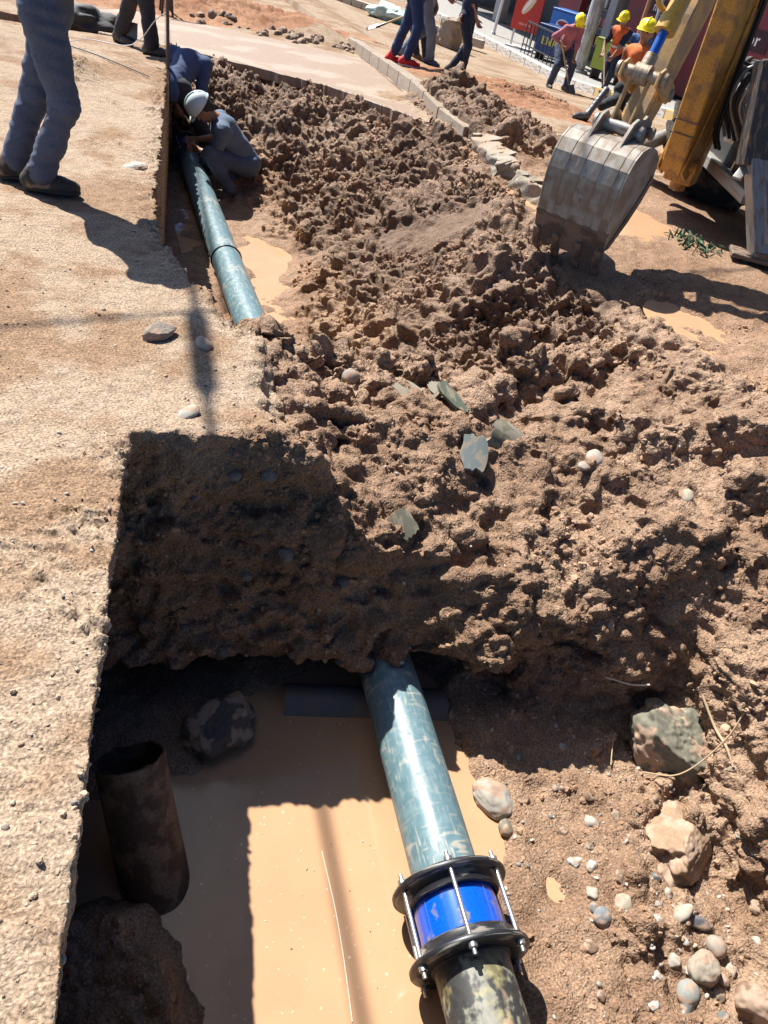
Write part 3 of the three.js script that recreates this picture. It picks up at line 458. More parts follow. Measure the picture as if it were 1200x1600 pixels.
const stoneMat = {}; const sm = (c) => stoneMat[c.join()] ??= M(c.map(v => v * 0.82), 0.8, 0, { map: stoneMap, bumpMap: stoneMap, bumpScale: 0.002 });
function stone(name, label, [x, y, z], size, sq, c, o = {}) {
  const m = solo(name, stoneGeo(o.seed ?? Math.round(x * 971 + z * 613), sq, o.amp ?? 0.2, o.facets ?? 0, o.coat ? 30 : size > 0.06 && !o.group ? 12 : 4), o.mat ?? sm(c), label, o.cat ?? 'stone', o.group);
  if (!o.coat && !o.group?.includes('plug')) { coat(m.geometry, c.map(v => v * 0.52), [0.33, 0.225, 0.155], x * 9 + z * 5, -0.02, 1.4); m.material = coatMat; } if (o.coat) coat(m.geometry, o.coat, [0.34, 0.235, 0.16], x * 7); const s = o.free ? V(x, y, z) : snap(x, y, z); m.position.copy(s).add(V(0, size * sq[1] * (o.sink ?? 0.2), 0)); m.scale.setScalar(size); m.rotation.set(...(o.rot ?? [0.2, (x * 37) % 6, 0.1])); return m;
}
const pale = [0.62, 0.56, 0.46], white = [0.68, 0.66, 0.58], greyS = [0.22, 0.225, 0.21], brownS = [0.3, 0.19, 0.12], tanS = [0.44, 0.33, 0.22], greenS = [0.2, 0.2, 0.14], darkS = [0.1, 0.095, 0.09];
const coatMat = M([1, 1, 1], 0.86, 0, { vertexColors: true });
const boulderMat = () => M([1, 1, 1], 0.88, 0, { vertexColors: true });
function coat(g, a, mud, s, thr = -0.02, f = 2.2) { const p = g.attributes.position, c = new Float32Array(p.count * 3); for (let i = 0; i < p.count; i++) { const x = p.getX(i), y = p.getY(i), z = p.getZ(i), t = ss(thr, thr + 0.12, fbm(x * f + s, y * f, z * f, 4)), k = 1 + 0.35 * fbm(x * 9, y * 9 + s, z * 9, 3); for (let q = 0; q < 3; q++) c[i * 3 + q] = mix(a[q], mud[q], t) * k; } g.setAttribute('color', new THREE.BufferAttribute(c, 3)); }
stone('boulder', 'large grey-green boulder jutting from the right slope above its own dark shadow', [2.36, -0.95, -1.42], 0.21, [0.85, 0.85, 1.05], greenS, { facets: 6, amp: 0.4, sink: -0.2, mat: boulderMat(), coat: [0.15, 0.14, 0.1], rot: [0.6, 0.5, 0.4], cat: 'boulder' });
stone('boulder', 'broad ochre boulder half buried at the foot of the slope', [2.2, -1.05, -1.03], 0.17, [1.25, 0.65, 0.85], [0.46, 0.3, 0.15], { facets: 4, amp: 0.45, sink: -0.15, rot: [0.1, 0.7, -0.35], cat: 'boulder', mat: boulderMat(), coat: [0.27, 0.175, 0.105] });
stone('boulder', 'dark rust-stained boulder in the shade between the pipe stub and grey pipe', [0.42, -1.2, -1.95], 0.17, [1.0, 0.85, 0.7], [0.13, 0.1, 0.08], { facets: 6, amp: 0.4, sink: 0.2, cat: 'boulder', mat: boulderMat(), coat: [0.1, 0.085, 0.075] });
stone('stone', 'long cream stone with a muddy end beside the teal pipe', [1.5, -1.15, -1.41], 0.095, [0.75, 0.55, 1.05], pale, { sink: 0.35, rot: [0.1, 0.55, 0.1] });
stone('stone', 'small olive stone touching the long cream stone by the pipe', [1.51, -1.17, -1.27], 0.035, [1.1, 0.8, 0.9], [0.3, 0.27, 0.2], { facets: 3 });
stone('stone', 'smooth round pale grey cobble on the gravel', [1.88, -1.1, -0.53], 0.048, [1.05, 0.7, 0.9], [0.42, 0.42, 0.37], { amp: 0.06, sink: 0.45 });
stone('stone', 'angular tan cobble with a rusty face next to the smooth grey cobble', [1.97, -1.08, -0.57], 0.068, [1, 0.75, 0.85], [0.5, 0.42, 0.31], { facets: 6, sink: 0.4 });
stone('stone', 'rounded beige stone above the angular tan cobble', [2.07, -1.05, -0.63], 0.042, [1, 0.8, 0.9], [0.52, 0.43, 0.33], { amp: 0.1 });
stone('stone', 'brown flat-faced block of stone by the pit corner', [2.06, -1.0, -0.42], 0.09, [0.8, 0.75, 1], [0.33, 0.2, 0.12], { facets: 8 });
stone('stone', 'dark slaty stone leaning on a pale shard at the slope foot', [2.06, -1.07, -0.72], 0.05, [0.5, 0.6, 1.2], [0.2, 0.19, 0.2], { facets: 6, sink: 0.5 });
stone('stone', 'pale sharp shard of rock at the slope foot', [2.0, -1.07, -0.77], 0.05, [0.7, 0.7, 1.1], [0.6, 0.53, 0.42], { facets: 7, sink: 0.5 });
stone('stone', 'flat blue-grey stone among white pebbles on the gravel', [1.69, -1.12, -0.83], 0.038, [1, 0.7, 1], [0.28, 0.31, 0.32], { facets: 5, sink: 0.4 });
stone('stone', 'cream broken stone beside the flat blue-grey one', [1.8, -1.1, -0.86], 0.036, [1, 0.6, 1], [0.62, 0.56, 0.42], { facets: 5, sink: 0.4 });
stone('stone', 'weathered rock lying alone on the dusty bank', [0.28, 0, -3.2], 0.075, [1.05, 0.5, 0.62], [0.42, 0.34, 0.27], { facets: 4, sink: 0.45, rot: [0, 0.5, 0.1] });
stone('stone', 'small pale stone next to the lone rock on the bank', [0.46, 0, -3.12], 0.042, [1.2, 0.6, 0.8], [0.55, 0.48, 0.38], { sink: 0.3 });
stone('stone', 'flat pale stone on the bank above the plug corner', [0.34, 0, -2.57], 0.045, [1.2, 0.35, 0.7], [0.66, 0.6, 0.5], { facets: 3, sink: 0.2 });
stone('stone', 'white flat stone lying on the far bank edge', [0.33, ground(-5.6) - 0.005, -5.6], 0.07, [1.2, 0.3, 0.7], [0.72, 0.68, 0.6], { free: true, sink: 0.1, facets: 4 });
stone('stone', 'grey round cobble at the head of the plug', [1.25, -0.3, -3.3], 0.05, [1, 0.85, 0.9], [0.42, 0.38, 0.33], { amp: 0.1, sink: 0.6 });
stone('stone', 'white cobble lying on the brown plug slope', [2.3, -0.25, -2.55], 0.05, [1.1, 0.5, 0.9], [0.66, 0.58, 0.45], { sink: 0.5, amp: 0.12 });
stone('stone', 'pale flat pebble under the white cobble on the plug', [2.2, -0.25, -2.5], 0.03, [1.1, 0.5, 0.9], [0.6, 0.52, 0.42], { sink: 0.5 });
stone('stone', 'cream pebble on the right slope crest', [2.62, -0.25, -2.22], 0.034, [1.2, 0.6, 0.9], [0.66, 0.58, 0.42], { sink: 0.5 });
stone('stone', 'brown lump of rock in the shadowed right face', [2.13, -0.7, -1.85], 0.07, [0.9, 1, 0.8], [0.3, 0.2, 0.13], { facets: 5, sink: 0.2 });
stone('stone', 'grey stone bedded in the plug just over the pipe', [1.0, -0.97, -2.1], 0.06, [1, 0.7, 0.8], [0.24, 0.21, 0.18], { sink: 0 });
{
  const list = [[1.71, -1.07, 0.03, 0], [1.75, -1.02, 0.026, 0], [1.86, -1.19, 0.032, 1], [1.71, -0.93, 0.026, 1], [1.91, -1.55, 0.022, 0], [1.79, -0.73, 0.018, 2], [1.89, -0.63, 0.026, 1], [1.85, -0.49, 0.03, 2], [2.1, -0.55, 0.024, 1], [1.6, -0.76, 0.028, 3], [1.72, -1.2, 0.022, 3], [1.84, -0.95, 0.026, 3], [1.93, -0.83, 0.017, 0], [1.96, -0.68, 0.018, 0], [1.88, -0.76, 0.016, 0], [2.0, -0.49, 0.026, 4], [1.78, -0.6, 0.018, 0], [1.72, -0.52, 0.02, 0], [1.94, -0.42, 0.022, 2], [2.04, -0.52, 0.02, 4], [1.65, -1.37, 0.022, 3], [1.78, -1.38, 0.018, 2], [1.98, -1.2, 0.024, 4], [1.55, -0.6, 0.018, 3], [1.92, -0.58, 0.014, 0], [2.02, -0.86, 0.024, 1], [1.99, -0.92, 0.02, 2], [1.68, -0.87, 0.02, 2], [2.1, -0.78, 0.02, 3], [1.62, -0.98, 0.014, 4], [1.8, -1.1, 0.016, 2], [1.9, -1.3, 0.018, 3], [2.02, -1.48, 0.024, 4], [1.82, -1.5, 0.016, 2], [1.7, -1.56, 0.02, 2], [2.4, -1.3, 0.03, 4], [2.5, -1.15, 0.028, 4], [2.45, -0.95, 0.025, 1], [2.35, -0.72, 0.03, 4], [2.3, -0.55, 0.028, 3], [2.25, -0.6, 0.022, 1]];
  const cs = [white, pale, greyS, brownS, tanS], nm = ['chalky white', 'cream', 'grey', 'reddish brown', 'tan'];
  list.forEach(([x, z, s, c], i) => stone('pebble', nm[c] + ' river pebble among the gravel on the pit floor', [x, -1.1, z], s * 1.08, [1, 0.62, 0.74 + 0.1 * (i % 4)], cs[c], { cat: 'pebble', group: nm[c] + ' pebbles on the pit floor', facets: 3 + (i % 4), seed: i + 5, sink: -0.05, amp: 0.4, rot: [0.15 * (i % 3), i * 1.3, 0.1 * (i % 2)] }));
  const w = [[0.35, -0.3, -2.4], [0.5, -0.16, -2.38], [0.62, -0.14, -2.36], [0.3, -0.75, -2.2], [0.55, -0.55, -2.25], [0.7, -0.5, -2.25], [0.85, -0.78, -2.15], [0.45, -0.9, -2.15], [0.95, -0.6, -2.2], [0.75, -0.95, -2.1], [1.6, -0.9, -2.0], [1.55, -1.0, -1.95]];
  w.forEach((p, i) => stone('wall_stone', 'small stone bedded in the shaded face of the soil plug', p, 0.016 + 0.01 * (i % 3), [1, 0.7, 0.9], [0.36, 0.31, 0.26], { cat: 'stone', group: 'stones bedded in the plug face', seed: 60 + i, sink: 0.1 }));
}
// heap of loose stones at the far roadside
{ const r = rng(91); for (let i = 0; i < 46; i++) { const t = r(), x = mix(2.0, 4.5, t) + (r() - 0.5) * 0.4, z = -14.6 - 1.3 * (1 - t) + (r() - 0.5) * 0.7, s = 0.04 + 0.07 * r(); stone('rubble_stone', 'earthy brown rubble stone in the heap behind the wet slab', [x, surf(x, z), z], s, [1, 0.8, 0.9], i % 3 ? [0.26, 0.17, 0.11] : [0.34, 0.25, 0.17], { cat: 'stone', group: 'rubble heap beyond the wet slab', free: true, seed: 100 + i, facets: 7, amp: 0.45, sink: -0.1 }); } }
// ---------------------------------------------------------------- broken pieces of old pipe on the plug
function shard(label, [x, y, z], rot, r, arc, len, c, c2, seed) {
  const N = 20, Mx = 10, P = [], I = []; const th = 0.02;
  for (let sd = 0; sd < 2; sd++) for (let j = 0; j <= Mx; j++) for (let i = 0; i <= N; i++) { const t = i / N, u = j / Mx, rag = 0.28 * pn(seed + t * 3, u * 2, seed), a = (t - 0.5) * arc * (0.55 + 0.45 * Math.sin(Math.PI * (0.15 + 0.75 * u)) + rag), l = (u - 0.5) * len * (1 + 0.35 * pn(seed * 2, t * 4, 1)), rr = r - sd * th; P.push(Math.sin(a) * rr, Math.cos(a) * rr - r, l); }
  const n = (N + 1) * (Mx + 1), id = (s, j, i) => s * n + j * (N + 1) + i;
  for (let j = 0; j < Mx; j++) for (let i = 0; i < N; i++) { I.push(id(0, j, i), id(0, j + 1, i), id(0, j, i + 1), id(0, j, i + 1), id(0, j + 1, i), id(0, j + 1, i + 1)); I.push(id(1, j, i), id(1, j, i + 1), id(1, j + 1, i), id(1, j, i + 1), id(1, j + 1, i + 1), id(1, j + 1, i)); }
  for (let i = 0; i < N; i++) { I.push(id(0, 0, i), id(0, 0, i + 1), id(1, 0, i), id(0, 0, i + 1), id(1, 0, i + 1), id(1, 0, i)); I.push(id(0, Mx, i), id(1, Mx, i), id(0, Mx, i + 1), id(0, Mx, i + 1), id(1, Mx, i), id(1, Mx, i + 1)); }
  for (let j = 0; j < Mx; j++) { I.push(id(0, j, 0), id(1, j, 0), id(0, j + 1, 0), id(0, j + 1, 0), id(1, j, 0), id(1, j + 1, 0)); I.push(id(0, j, N), id(0, j + 1, N), id(1, j, N), id(0, j + 1, N), id(1, j + 1, N), id(1, j, N)); }
  let g = new THREE.BufferGeometry(); g.setAttribute('position', new THREE.Float32BufferAttribute(P, 3)); g.setIndex(I); g = g.toNonIndexed(); g.computeVertexNormals(); boxUV(g, 4);
  const m = solo('pipe_shard', g, M([0.45, 0.44, 0.42], 0.9, 0, { map: patchy(256, 256, c, c2, 0.08, 0.18, 5, seed + 140) }), label, 'pipe shard'); const s = snap(x, y, z); m.position.set(s.x, s.y + 0.012, s.z); m.rotation.set(...rot); return m;
}
shard('curved greenish pipe shard standing tilted on the plug', [1.72, -0.25, -3.02], [0.35, 0.5, -0.55], 0.13, 1.3, 0.2, [0.17, 0.2, 0.15], [0.42, 0.38, 0.26], 1);
shard('curled pale pipe shard casting a dark shadow on the plug', [1.87, -0.25, -2.72], [0.5, 1.1, 0.4], 0.12, 1.7, 0.15, [0.5, 0.44, 0.34], [0.3, 0.27, 0.18], 2);
shard('blue-grey wedge of pipe shard lying flat on the plug', [1.66, -0.25, -2.62], [0.35, -0.3, 0.15], 0.3, 0.45, 0.2, [0.2, 0.24, 0.25], [0.36, 0.32, 0.25], 3);
shard('pale flat pipe shard half buried above the green one', [1.48, -0.25, -3.13], [0.15, 0.9, 0.1], 0.3, 0.5, 0.16, [0.5, 0.44, 0.33], [0.38, 0.33, 0.25], 4);
shard('thin dark strip of pipe shard between the pale and green ones', [1.6, -0.25, -3.05], [0.3, -0.85, 0.9], 0.3, 0.14, 0.24, [0.22, 0.18, 0.12], [0.4, 0.33, 0.24], 5);
shard('small grey-green pipe shard at the plug front lip', [1.25, -0.3, -2.28], [0.5, 0.6, 0.2], 0.25, 0.45, 0.12, [0.26, 0.25, 0.18], [0.45, 0.38, 0.28], 6);
shard('narrow whitish pipe shard above the green one', [1.7, -0.25, -3.2], [0.2, 0.4, 0.1], 0.3, 0.24, 0.14, [0.55, 0.5, 0.4], [0.4, 0.35, 0.27], 7);
// ---------------------------------------------------------------- roots
const rootM = M([0.42, 0.3, 0.18], 0.8), rootP = M([0.66, 0.58, 0.44], 0.75);
function root(label, pts, r, m = rootM, lift) { return solo('root', cable(pts.map((p, i) => { const s = lift === undefined ? (i ? V(...p) : snap(...p)) : snap(...p).add(V(0, lift, 0.01)); return s; }), r, 30, 6), m, label, 'root'); }
root('pale broken root poking straight out of the right face', [[2.1, -0.92, -1.78], [2.15, -0.88, -1.7], [2.22, -0.86, -1.64], [2.27, -0.82, -1.6]], 0.0045, rootP);
root('short white root dangling from the shadowed face', [[1.75, -0.75, -2.0], [1.74, -0.78, -1.93], [1.75, -0.84, -1.92], [1.78, -0.88, -1.92]], 0.004, rootP);
root('white root curling out over the lit ledge', [[1.68, -0.55, -2.12], [1.69, -0.53, -2.04], [1.71, -0.6, -2.02]], 0.003, rootP);
root('long brown root trailing down over the grey-green boulder', [[2.4, -0.72, -1.5], [2.42, -0.72, -1.36], [2.44, -0.84, -1.26], [2.44, -0.93, -1.2]], 0.006, rootM, 0.02);
root('thin brown root crossing the grey-green boulder sideways', [[2.2, -0.85, -1.35], [2.3, -0.76, -1.3], [2.42, -0.78, -1.3], [2.52, -0.74, -1.33]], 0.0035, rootM, 0.03);
root('thin brown rootlet hanging left of the grey-green boulder', [[2.15, -0.95, -1.55], [2.12, -0.98, -1.48], [2.08, -1.06, -1.42]], 0.003, rootM, 0.01);
// ---------------------------------------------------------------- overhead lines (their shadows cross the bank and the water)
const blackRubber = M([0.015, 0.015, 0.016], 0.6);
const line = thing('overhead_cable', 'thick black overhead cable bundle with a splice closure above the pit', 'cable');
{ const L = z => [-1.12 - 0.063 * (z + 6.7), 5.05, z]; part(line, 'cable', cable([L(-38), L(-20), L(-6.7), L(8), L(22)], 0.021, 80, 8), blackRubber); part(line, 'splice_closure', [rod(L(-7.02), L(-6.42), 0.052, 0.052, 16), rod(L(-7.12), L(-7.02), 0.02, 0.052, 16), rod(L(-6.42), L(-6.32), 0.052, 0.02, 16)], blackRubber); }
solo('overhead_cable', cable([[-14, 5.5, -4.2], [-2.2, 5.3, -7.0], [3, 5.4, -8.4], [14, 5.9, -11.5]], 0.014, 60, 8), blackRubber, 'thin overhead service cable crossing the street', 'cable');
// ---------------------------------------------------------------- people
function ik(a, t, l1, l2, pole) { const d = t.clone().sub(a); let L = d.length(); const m = l1 + l2 - 1e-3; if (L > m) { d.multiplyScalar(m / L); L = m; } const u = d.clone().normalize(), x = (l1 * l1 - l2 * l2 + L * L) / (2 * L), h = Math.sqrt(Math.max(0, l1 * l1 - x * x)), p = pole.clone().addScaledVector(u, -pole.dot(u)).normalize(); return [a.clone().addScaledVector(u, x).addScaledVector(p, h), a.clone().add(d)]; }
const cap = (a, b, ra, rb = ra) => { const d = b.clone().sub(a), q = d.lengthSq() || 1e-9; return { a, d, q, ra, rb, b }; };
function sdf(prims, k) {
  return (x, y, z) => { let r = 1e3; for (const p of prims) { const ax = x - p.a.x, ay = y - p.a.y, az = z - p.a.z, t = cl((ax * p.d.x + ay * p.d.y + az * p.d.z) / p.q, 0, 1), ex = ax - t * p.d.x, ey = ay - t * p.d.y, ez = az - t * p.d.z, d = Math.sqrt(ex * ex + ey * ey + ez * ez) - p.ra - t * (p.rb - p.ra); if (d > r + k) continue; const h = cl(0.5 + 0.5 * (r - d) / k, 0, 1); r = r > 100 ? d : r * (1 - h) + d * h - k * h * (1 - h); } return r; };
}
function capsGeo(prims, k, c, extra) {
  const lo = [1e9, 1e9, 1e9], hi = [-1e9, -1e9, -1e9]; for (const p of prims) for (const [e, r] of [[p.a, p.ra], [p.b, p.rb]]) [e.x, e.y, e.z].forEach((v, i) => { lo[i] = Math.min(lo[i], v - r - 0.03); hi[i] = Math.max(hi[i], v + r + 0.03); });
  const f = sdf(prims, k); return netsGeo(extra ? (x, y, z) => { const d = f(x, y, z); return Math.abs(d) < 0.08 ? extra(d, x, y, z) : d; } : f, lo, hi, c);
}
const weave = tex(256, 256, (u, v, o) => { const k = 0.86 + 0.1 * pt(u, v, 100, 151) + 0.16 * tn(u, v, 6, 155, 4); o[0] = o[1] = o[2] = k; });
const cloth = (c, r = 0.9) => M(c, r, 0, { map: weave, sheen: 0.3, sheenRoughness: 0.6, sheenColor: lin(c[0], c[1], c[2]) });
const skinM = M([0.3, 0.15, 0.09], 0.55), hairM = M([0.012, 0.01, 0.009], 0.7), eyeM = M([0.02, 0.015, 0.012], 0.2);
function helmetParts(o, head, up, fwd, c) {
  const s = up.clone().cross(fwd).normalize(), f = s.clone().cross(up).normalize(), m = new THREE.Matrix4().makeBasis(s, up, f), H = new THREE.Group();
  const pts = []; for (let i = 0; i <= 12; i++) { const a = i / 12 * Math.PI / 2; pts.push(new THREE.Vector2(0.128 * Math.cos(a) + 0.001, 0.03 + 0.125 * Math.sin(a))); }
  const dome = new THREE.LatheGeometry([new THREE.Vector2(0.133, 0.012), new THREE.Vector2(0.135, 0.02), ...pts], 32); dome.scale(0.88, 1, 1.08);
  const ridge = new THREE.TorusGeometry(0.118, 0.013, 6, 24, Math.PI); ridge.rotateY(Math.PI / 2); ridge.scale(1, 1.02, 1.08); ridge.translate(0, 0.034, 0);
  const brim = plate([...Array(17)].map((_, i) => { const a = -0.2 + i / 16 * (Math.PI + 0.4); return [0.122 * Math.cos(a), 0.125 + (0.065) * Math.sin(a)]; }).concat([[-0.11, 0.09], [0.11, 0.09]].reverse()), 0.006, 0.001); brim.rotateX(Math.PI / 2); brim.translate(0, 0.014, -0.018);
  const all = [dome, ridge, brim].map(g => { g.applyMatrix4(m); g.translate(head.x, head.y, head.z); return g; });
  const mat = M(c, 0.32, 0, { clearcoat: 0.4 }); mat.side = THREE.DoubleSide;
  const h = part(o, 'helmet', [all[0], all[1]], mat); part(h, 'brim', all[2], mat);
}
function handPrims(w, dir, nrm, curl, mirror) {   // palm, four fingers of unequal length, thumb from the side of the palm
  const s = dir.clone().cross(nrm).normalize().multiplyScalar(mirror), P = (a, b, c) => w.clone().addScaledVector(dir, a).addScaledVector(s, b).addScaledVector(nrm, c), out = [];
  for (const k of [-0.024, 0, 0.024]) out.push(cap(P(0.0, k * 0.7, 0), P(0.075, k, 0), 0.017, 0.016));
  [[-0.032, 0.036], [-0.011, 0.042], [0.011, 0.04], [0.031, 0.031]].forEach(([k, l], i) => { const a1 = curl * (0.7 + 0.1 * i), a2 = a1 + curl * 0.8, j0 = P(0.083, k, 0), j1 = j0.clone().addScaledVector(dir, l * Math.cos(a1)).addScaledVector(nrm, l * Math.sin(a1)), j2 = j1.clone().addScaledVector(dir, l * 0.95 * Math.cos(a2)).addScaledVector(nrm, l * 0.95 * Math.sin(a2)); out.push(cap(P(0.06, k * 0.9, 0), j0, 0.011, 0.0095), cap(j0, j1, 0.0095, 0.009), cap(j1, j2, 0.009, 0.0075)); });
  const t0 = P(0.02, -0.028, 0.004), t1 = P(0.052, -0.052, 0.016), t2 = t1.clone().addScaledVector(dir, 0.026).addScaledVector(nrm, 0.02); out.push(cap(t0, t1, 0.014, 0.011), cap(t1, t2, 0.0105, 0.009)); return out;
}
const mudBoot = patchy(256, 256, [0.05, 0.042, 0.035], [0.24, 0.18, 0.125], 0.02, 0.15, 7, 281, 0.4);
function person(label, o) {
  const g = thing('person', label, 'person'), S = o.scale ?? 1, c = o.cell ?? 0.02, H = V(o.face[0], 0, o.face[1]).normalize(), R = H.clone().cross(UP).normalize();
  const P = v3(o.pelvis), sp = v3(o.spine).normalize(), sh = R.clone().addScaledVector(sp, -R.dot(sp)).normalize(), fw = sp.clone().cross(sh).multiplyScalar(-1).normalize();
  const belly = P.clone().addScaledVector(sp, 0.18 * S), chest = P.clone().addScaledVector(sp, 0.42 * S), neck = P.clone().addScaledVector(sp, 0.53 * S), hd = v3(o.head ?? o.spine).normalize(), head = neck.clone().addScaledVector(hd, 0.15 * S);
  const look = v3(o.look ?? [H.x, 0, H.z]).normalize(), hf = look.clone().addScaledVector(hd, -look.dot(hd)).normalize(), hs = hd.clone().cross(hf);
  const hip = [-1, 1].map(k => P.clone().addScaledVector(R, k * 0.095 * S)), sho = [-1, 1].map(k => chest.clone().addScaledVector(sp, 0.045 * S).addScaledVector(sh, k * 0.175 * S));
  const legs = o.feet.map((f, i) => { const an = V(f[0], f[1] + 0.09 * S, f[2]), kn = o.knees?.[i] ? v3(o.knees[i]) : H.clone().addScaledVector(R, (i ? 1 : -1) * 0.25); return [hip[i], ...ik(hip[i], an, 0.435 * S, 0.42 * S, kn)]; });
  const arms = o.hands.map((h, i) => { const el = o.elbows?.[i] ? v3(o.elbows[i]) : H.clone().multiplyScalar(-0.6).addScaledVector(R, (i ? 1 : -1) * 0.6).add(V(0, -0.3, 0)); return [sho[i], ...ik(sho[i], v3(h), 0.29 * S, 0.26 * S, el)]; });
  // the body: one skin from head to foot
  const body = [cap(P, belly, 0.1 * S, 0.1 * S), cap(belly, chest, 0.1 * S, 0.115 * S), cap(sho[0], sho[1], 0.06 * S), cap(chest, neck, 0.07 * S, 0.056 * S), cap(neck, head, 0.056 * S, 0.05 * S), cap(head.clone().addScaledVector(hd, 0.02), head.clone().addScaledVector(hd, 0.065).addScaledVector(hf, -0.015), 0.083 * S, 0.088 * S), cap(head.clone().addScaledVector(hd, -0.035).addScaledVector(hf, 0.045), head.clone().addScaledVector(hd, 0.02).addScaledVector(hf, 0.05), 0.045 * S, 0.055 * S)];
  legs.forEach(l => body.push(cap(l[0], l[1], 0.085 * S, 0.055 * S), cap(l[1], l[2], 0.055 * S, 0.038 * S)));
  arms.forEach(a => body.push(cap(a[0], a[1], 0.05 * S, 0.042 * S), cap(a[1], a[2], 0.041 * S, 0.028 * S)));
  const geos = [capsGeo(body, 0.035, c)];
  const hp = []; for (const k of [-1, 1]) hp.push(cap(head.clone().addScaledVector(hs, k * 0.084).addScaledVector(hd, 0.03), head.clone().addScaledVector(hs, k * 0.088).addScaledVector(hd, -0.01), 0.018, 0.012));   // ears
  hp.push(cap(head.clone().addScaledVector(hf, 0.098).addScaledVector(hd, 0.03), head.clone().addScaledVector(hf, 0.115).addScaledVector(hd, -0.005), 0.01, 0.015), cap(head.clone().addScaledVector(hf, 0.09).addScaledVector(hd, -0.045).addScaledVector(hs, -0.022), head.clone().addScaledVector(hf, 0.09).addScaledVector(hd, -0.045).addScaledVector(hs, 0.022), 0.012));   // nose, mouth
  geos.push(capsGeo([...hp, body[5], body[6]], 0.012, 0.008));
  arms.forEach((a, i) => { const d = o.handDir?.[i] ? v3(o.handDir[i]).normalize() : a[2].clone().sub(a[1]).normalize(); let n = o.handN?.[i] ? v3(o.handN[i]) : H.clone().add(V(0, -0.2, 0)); n = n.clone().addScaledVector(d, -n.dot(d)).normalize(); geos.push(capsGeo(handPrims(a[2], d, n, o.curl ?? 0.7, i ? 1 : -1), 0.008, 0.0055)); });
  const bm = part(g, 'body', geos, o.skin ?? skinM);
  for (const k of [-1, 1]) { const e = new THREE.SphereGeometry(0.012, 8, 6); const p = head.clone().addScaledVector(hf, 0.093).addScaledVector(hd, 0.035).addScaledVector(hs, k * 0.034); e.translate(p.x, p.y, p.z); part(bm, 'eye', e, eyeM); }
  part(g, 'hair', capsGeo([cap(head.clone().addScaledVector(hd, 0.045).addScaledVector(hf, -0.02), head.clone().addScaledVector(hd, 0.075).addScaledVector(hf, -0.012), 0.092 * S, 0.09 * S), cap(head.clone().addScaledVector(hd, -0.02).addScaledVector(hf, -0.055), head.clone().addScaledVector(hd, 0.05).addScaledVector(hf, -0.04), 0.05, 0.07)], 0.02, 0.012), hairM);
  const fold = (s, a) => (d, x, y, z) => { const q = y + 0.35 * (x - z) * Math.sin(3 * s); return d + a * 1.5 * (Math.abs(pn(x * 5 + s, q * 17, z * 5)) - 0.2) + a * pn(x * 9 + s, q * 30, z * 9) + a * 1.4 * pn(x * 5, y * 7, z * 5 + s); };
  const lo = o.loose ?? 0.014;
  const tr = [cap(P.clone().addScaledVector(sp, 0.06), P, 0.125 * S, 0.128 * S), cap(hip[0], hip[1], 0.098 * S)]; legs.forEach(l => tr.push(cap(l[0], l[1], 0.098 * S + lo * 0.4, 0.066 * S + lo * 0.6), cap(l[1], l[1].clone().lerp(l[2], 0.94), 0.066 * S + lo * 0.6, 0.05 * S + lo)));
  const trG = part(g, 'trousers', capsGeo(tr, 0.03, c, fold(3, o.fold ?? 0.007)), cloth(o.trousers)); if (o.trousersLabel) trG.userData.label = o.trousersLabel;
  const st = [cap(P.clone().addScaledVector(sp, o.shirtHem ?? 0.0), belly, 0.137 * S, 0.132 * S), cap(belly, chest, 0.13 * S, 0.142 * S), cap(sho[0], sho[1], 0.082 * S), cap(chest, neck.clone().addScaledVector(sp, -0.03), 0.1 * S, 0.064 * S)];
  arms.forEach(a => { const L = o.sleeve ?? 0.65; if (L <= 1) st.push(cap(a[0], a[0].clone().lerp(a[1], L), 0.074 * S, 0.064 * S)); else st.push(cap(a[0], a[1], 0.072 * S, 0.06 * S), cap(a[1], a[1].clone().lerp(a[2], L - 1), 0.058 * S, 0.048 * S)); });
  part(g, o.shirtName ?? 'shirt', capsGeo(st, 0.035, c, fold(9, 0.006)), cloth(o.shirt));
  if (o.vest) { const vs = [cap(P.clone().addScaledVector(sp, 0.06), belly, 0.15 * S, 0.147 * S), cap(belly, chest, 0.147 * S, 0.155 * S), cap(sho[0].clone().lerp(sho[1], 0.14), sho[0].clone().lerp(sho[1], 0.86), 0.098 * S)]; const vm = part(g, 'vest', capsGeo(vs, 0.03, c, fold(5, 0.004)), cloth(o.vest)); const ba = t => { const a = P.clone().addScaledVector(sp, t), q = new THREE.CylinderGeometry(0.163 * S, 0.163 * S, 0.045, 28, 1, true); q.applyQuaternion(new THREE.Quaternion().setFromUnitVectors(UP, sp)); q.translate(a.x, a.y, a.z); return q; }; const bmt = M([0.6, 0.62, 0.6], 0.4); bmt.side = THREE.DoubleSide; part(vm, 'reflective_band', ba(0.2), bmt); }
  // boots or shoes with soles, standing on the ground
  o.feet.forEach((f, i) => {
    const yaw = o.toes?.[i] ? V(o.toes[i][0], 0, o.toes[i][1]).normalize() : H.clone().addScaledVector(R, (i ? 1 : -1) * 0.2).normalize(), b = V(f[0], f[1], f[2]), heel = b.clone().addScaledVector(yaw, -0.06 * S), ball = b.clone().addScaledVector(yaw, 0.1 * S), toe = b.clone().addScaledVector(yaw, 0.175 * S), U = h => V(0, h * S, 0);
    const bt = [cap(heel.clone().add(U(0.05)), ball.clone().add(U(0.042)), 0.044 * S, 0.046 * S), cap(ball.clone().add(U(0.042)), toe.clone().add(U(0.04)), 0.046 * S, 0.036 * S), cap(heel.clone().add(U(0.06)), legs[i][2].clone().add(U(o.boot ?? 0.03)), 0.045 * S, 0.05 * S)];
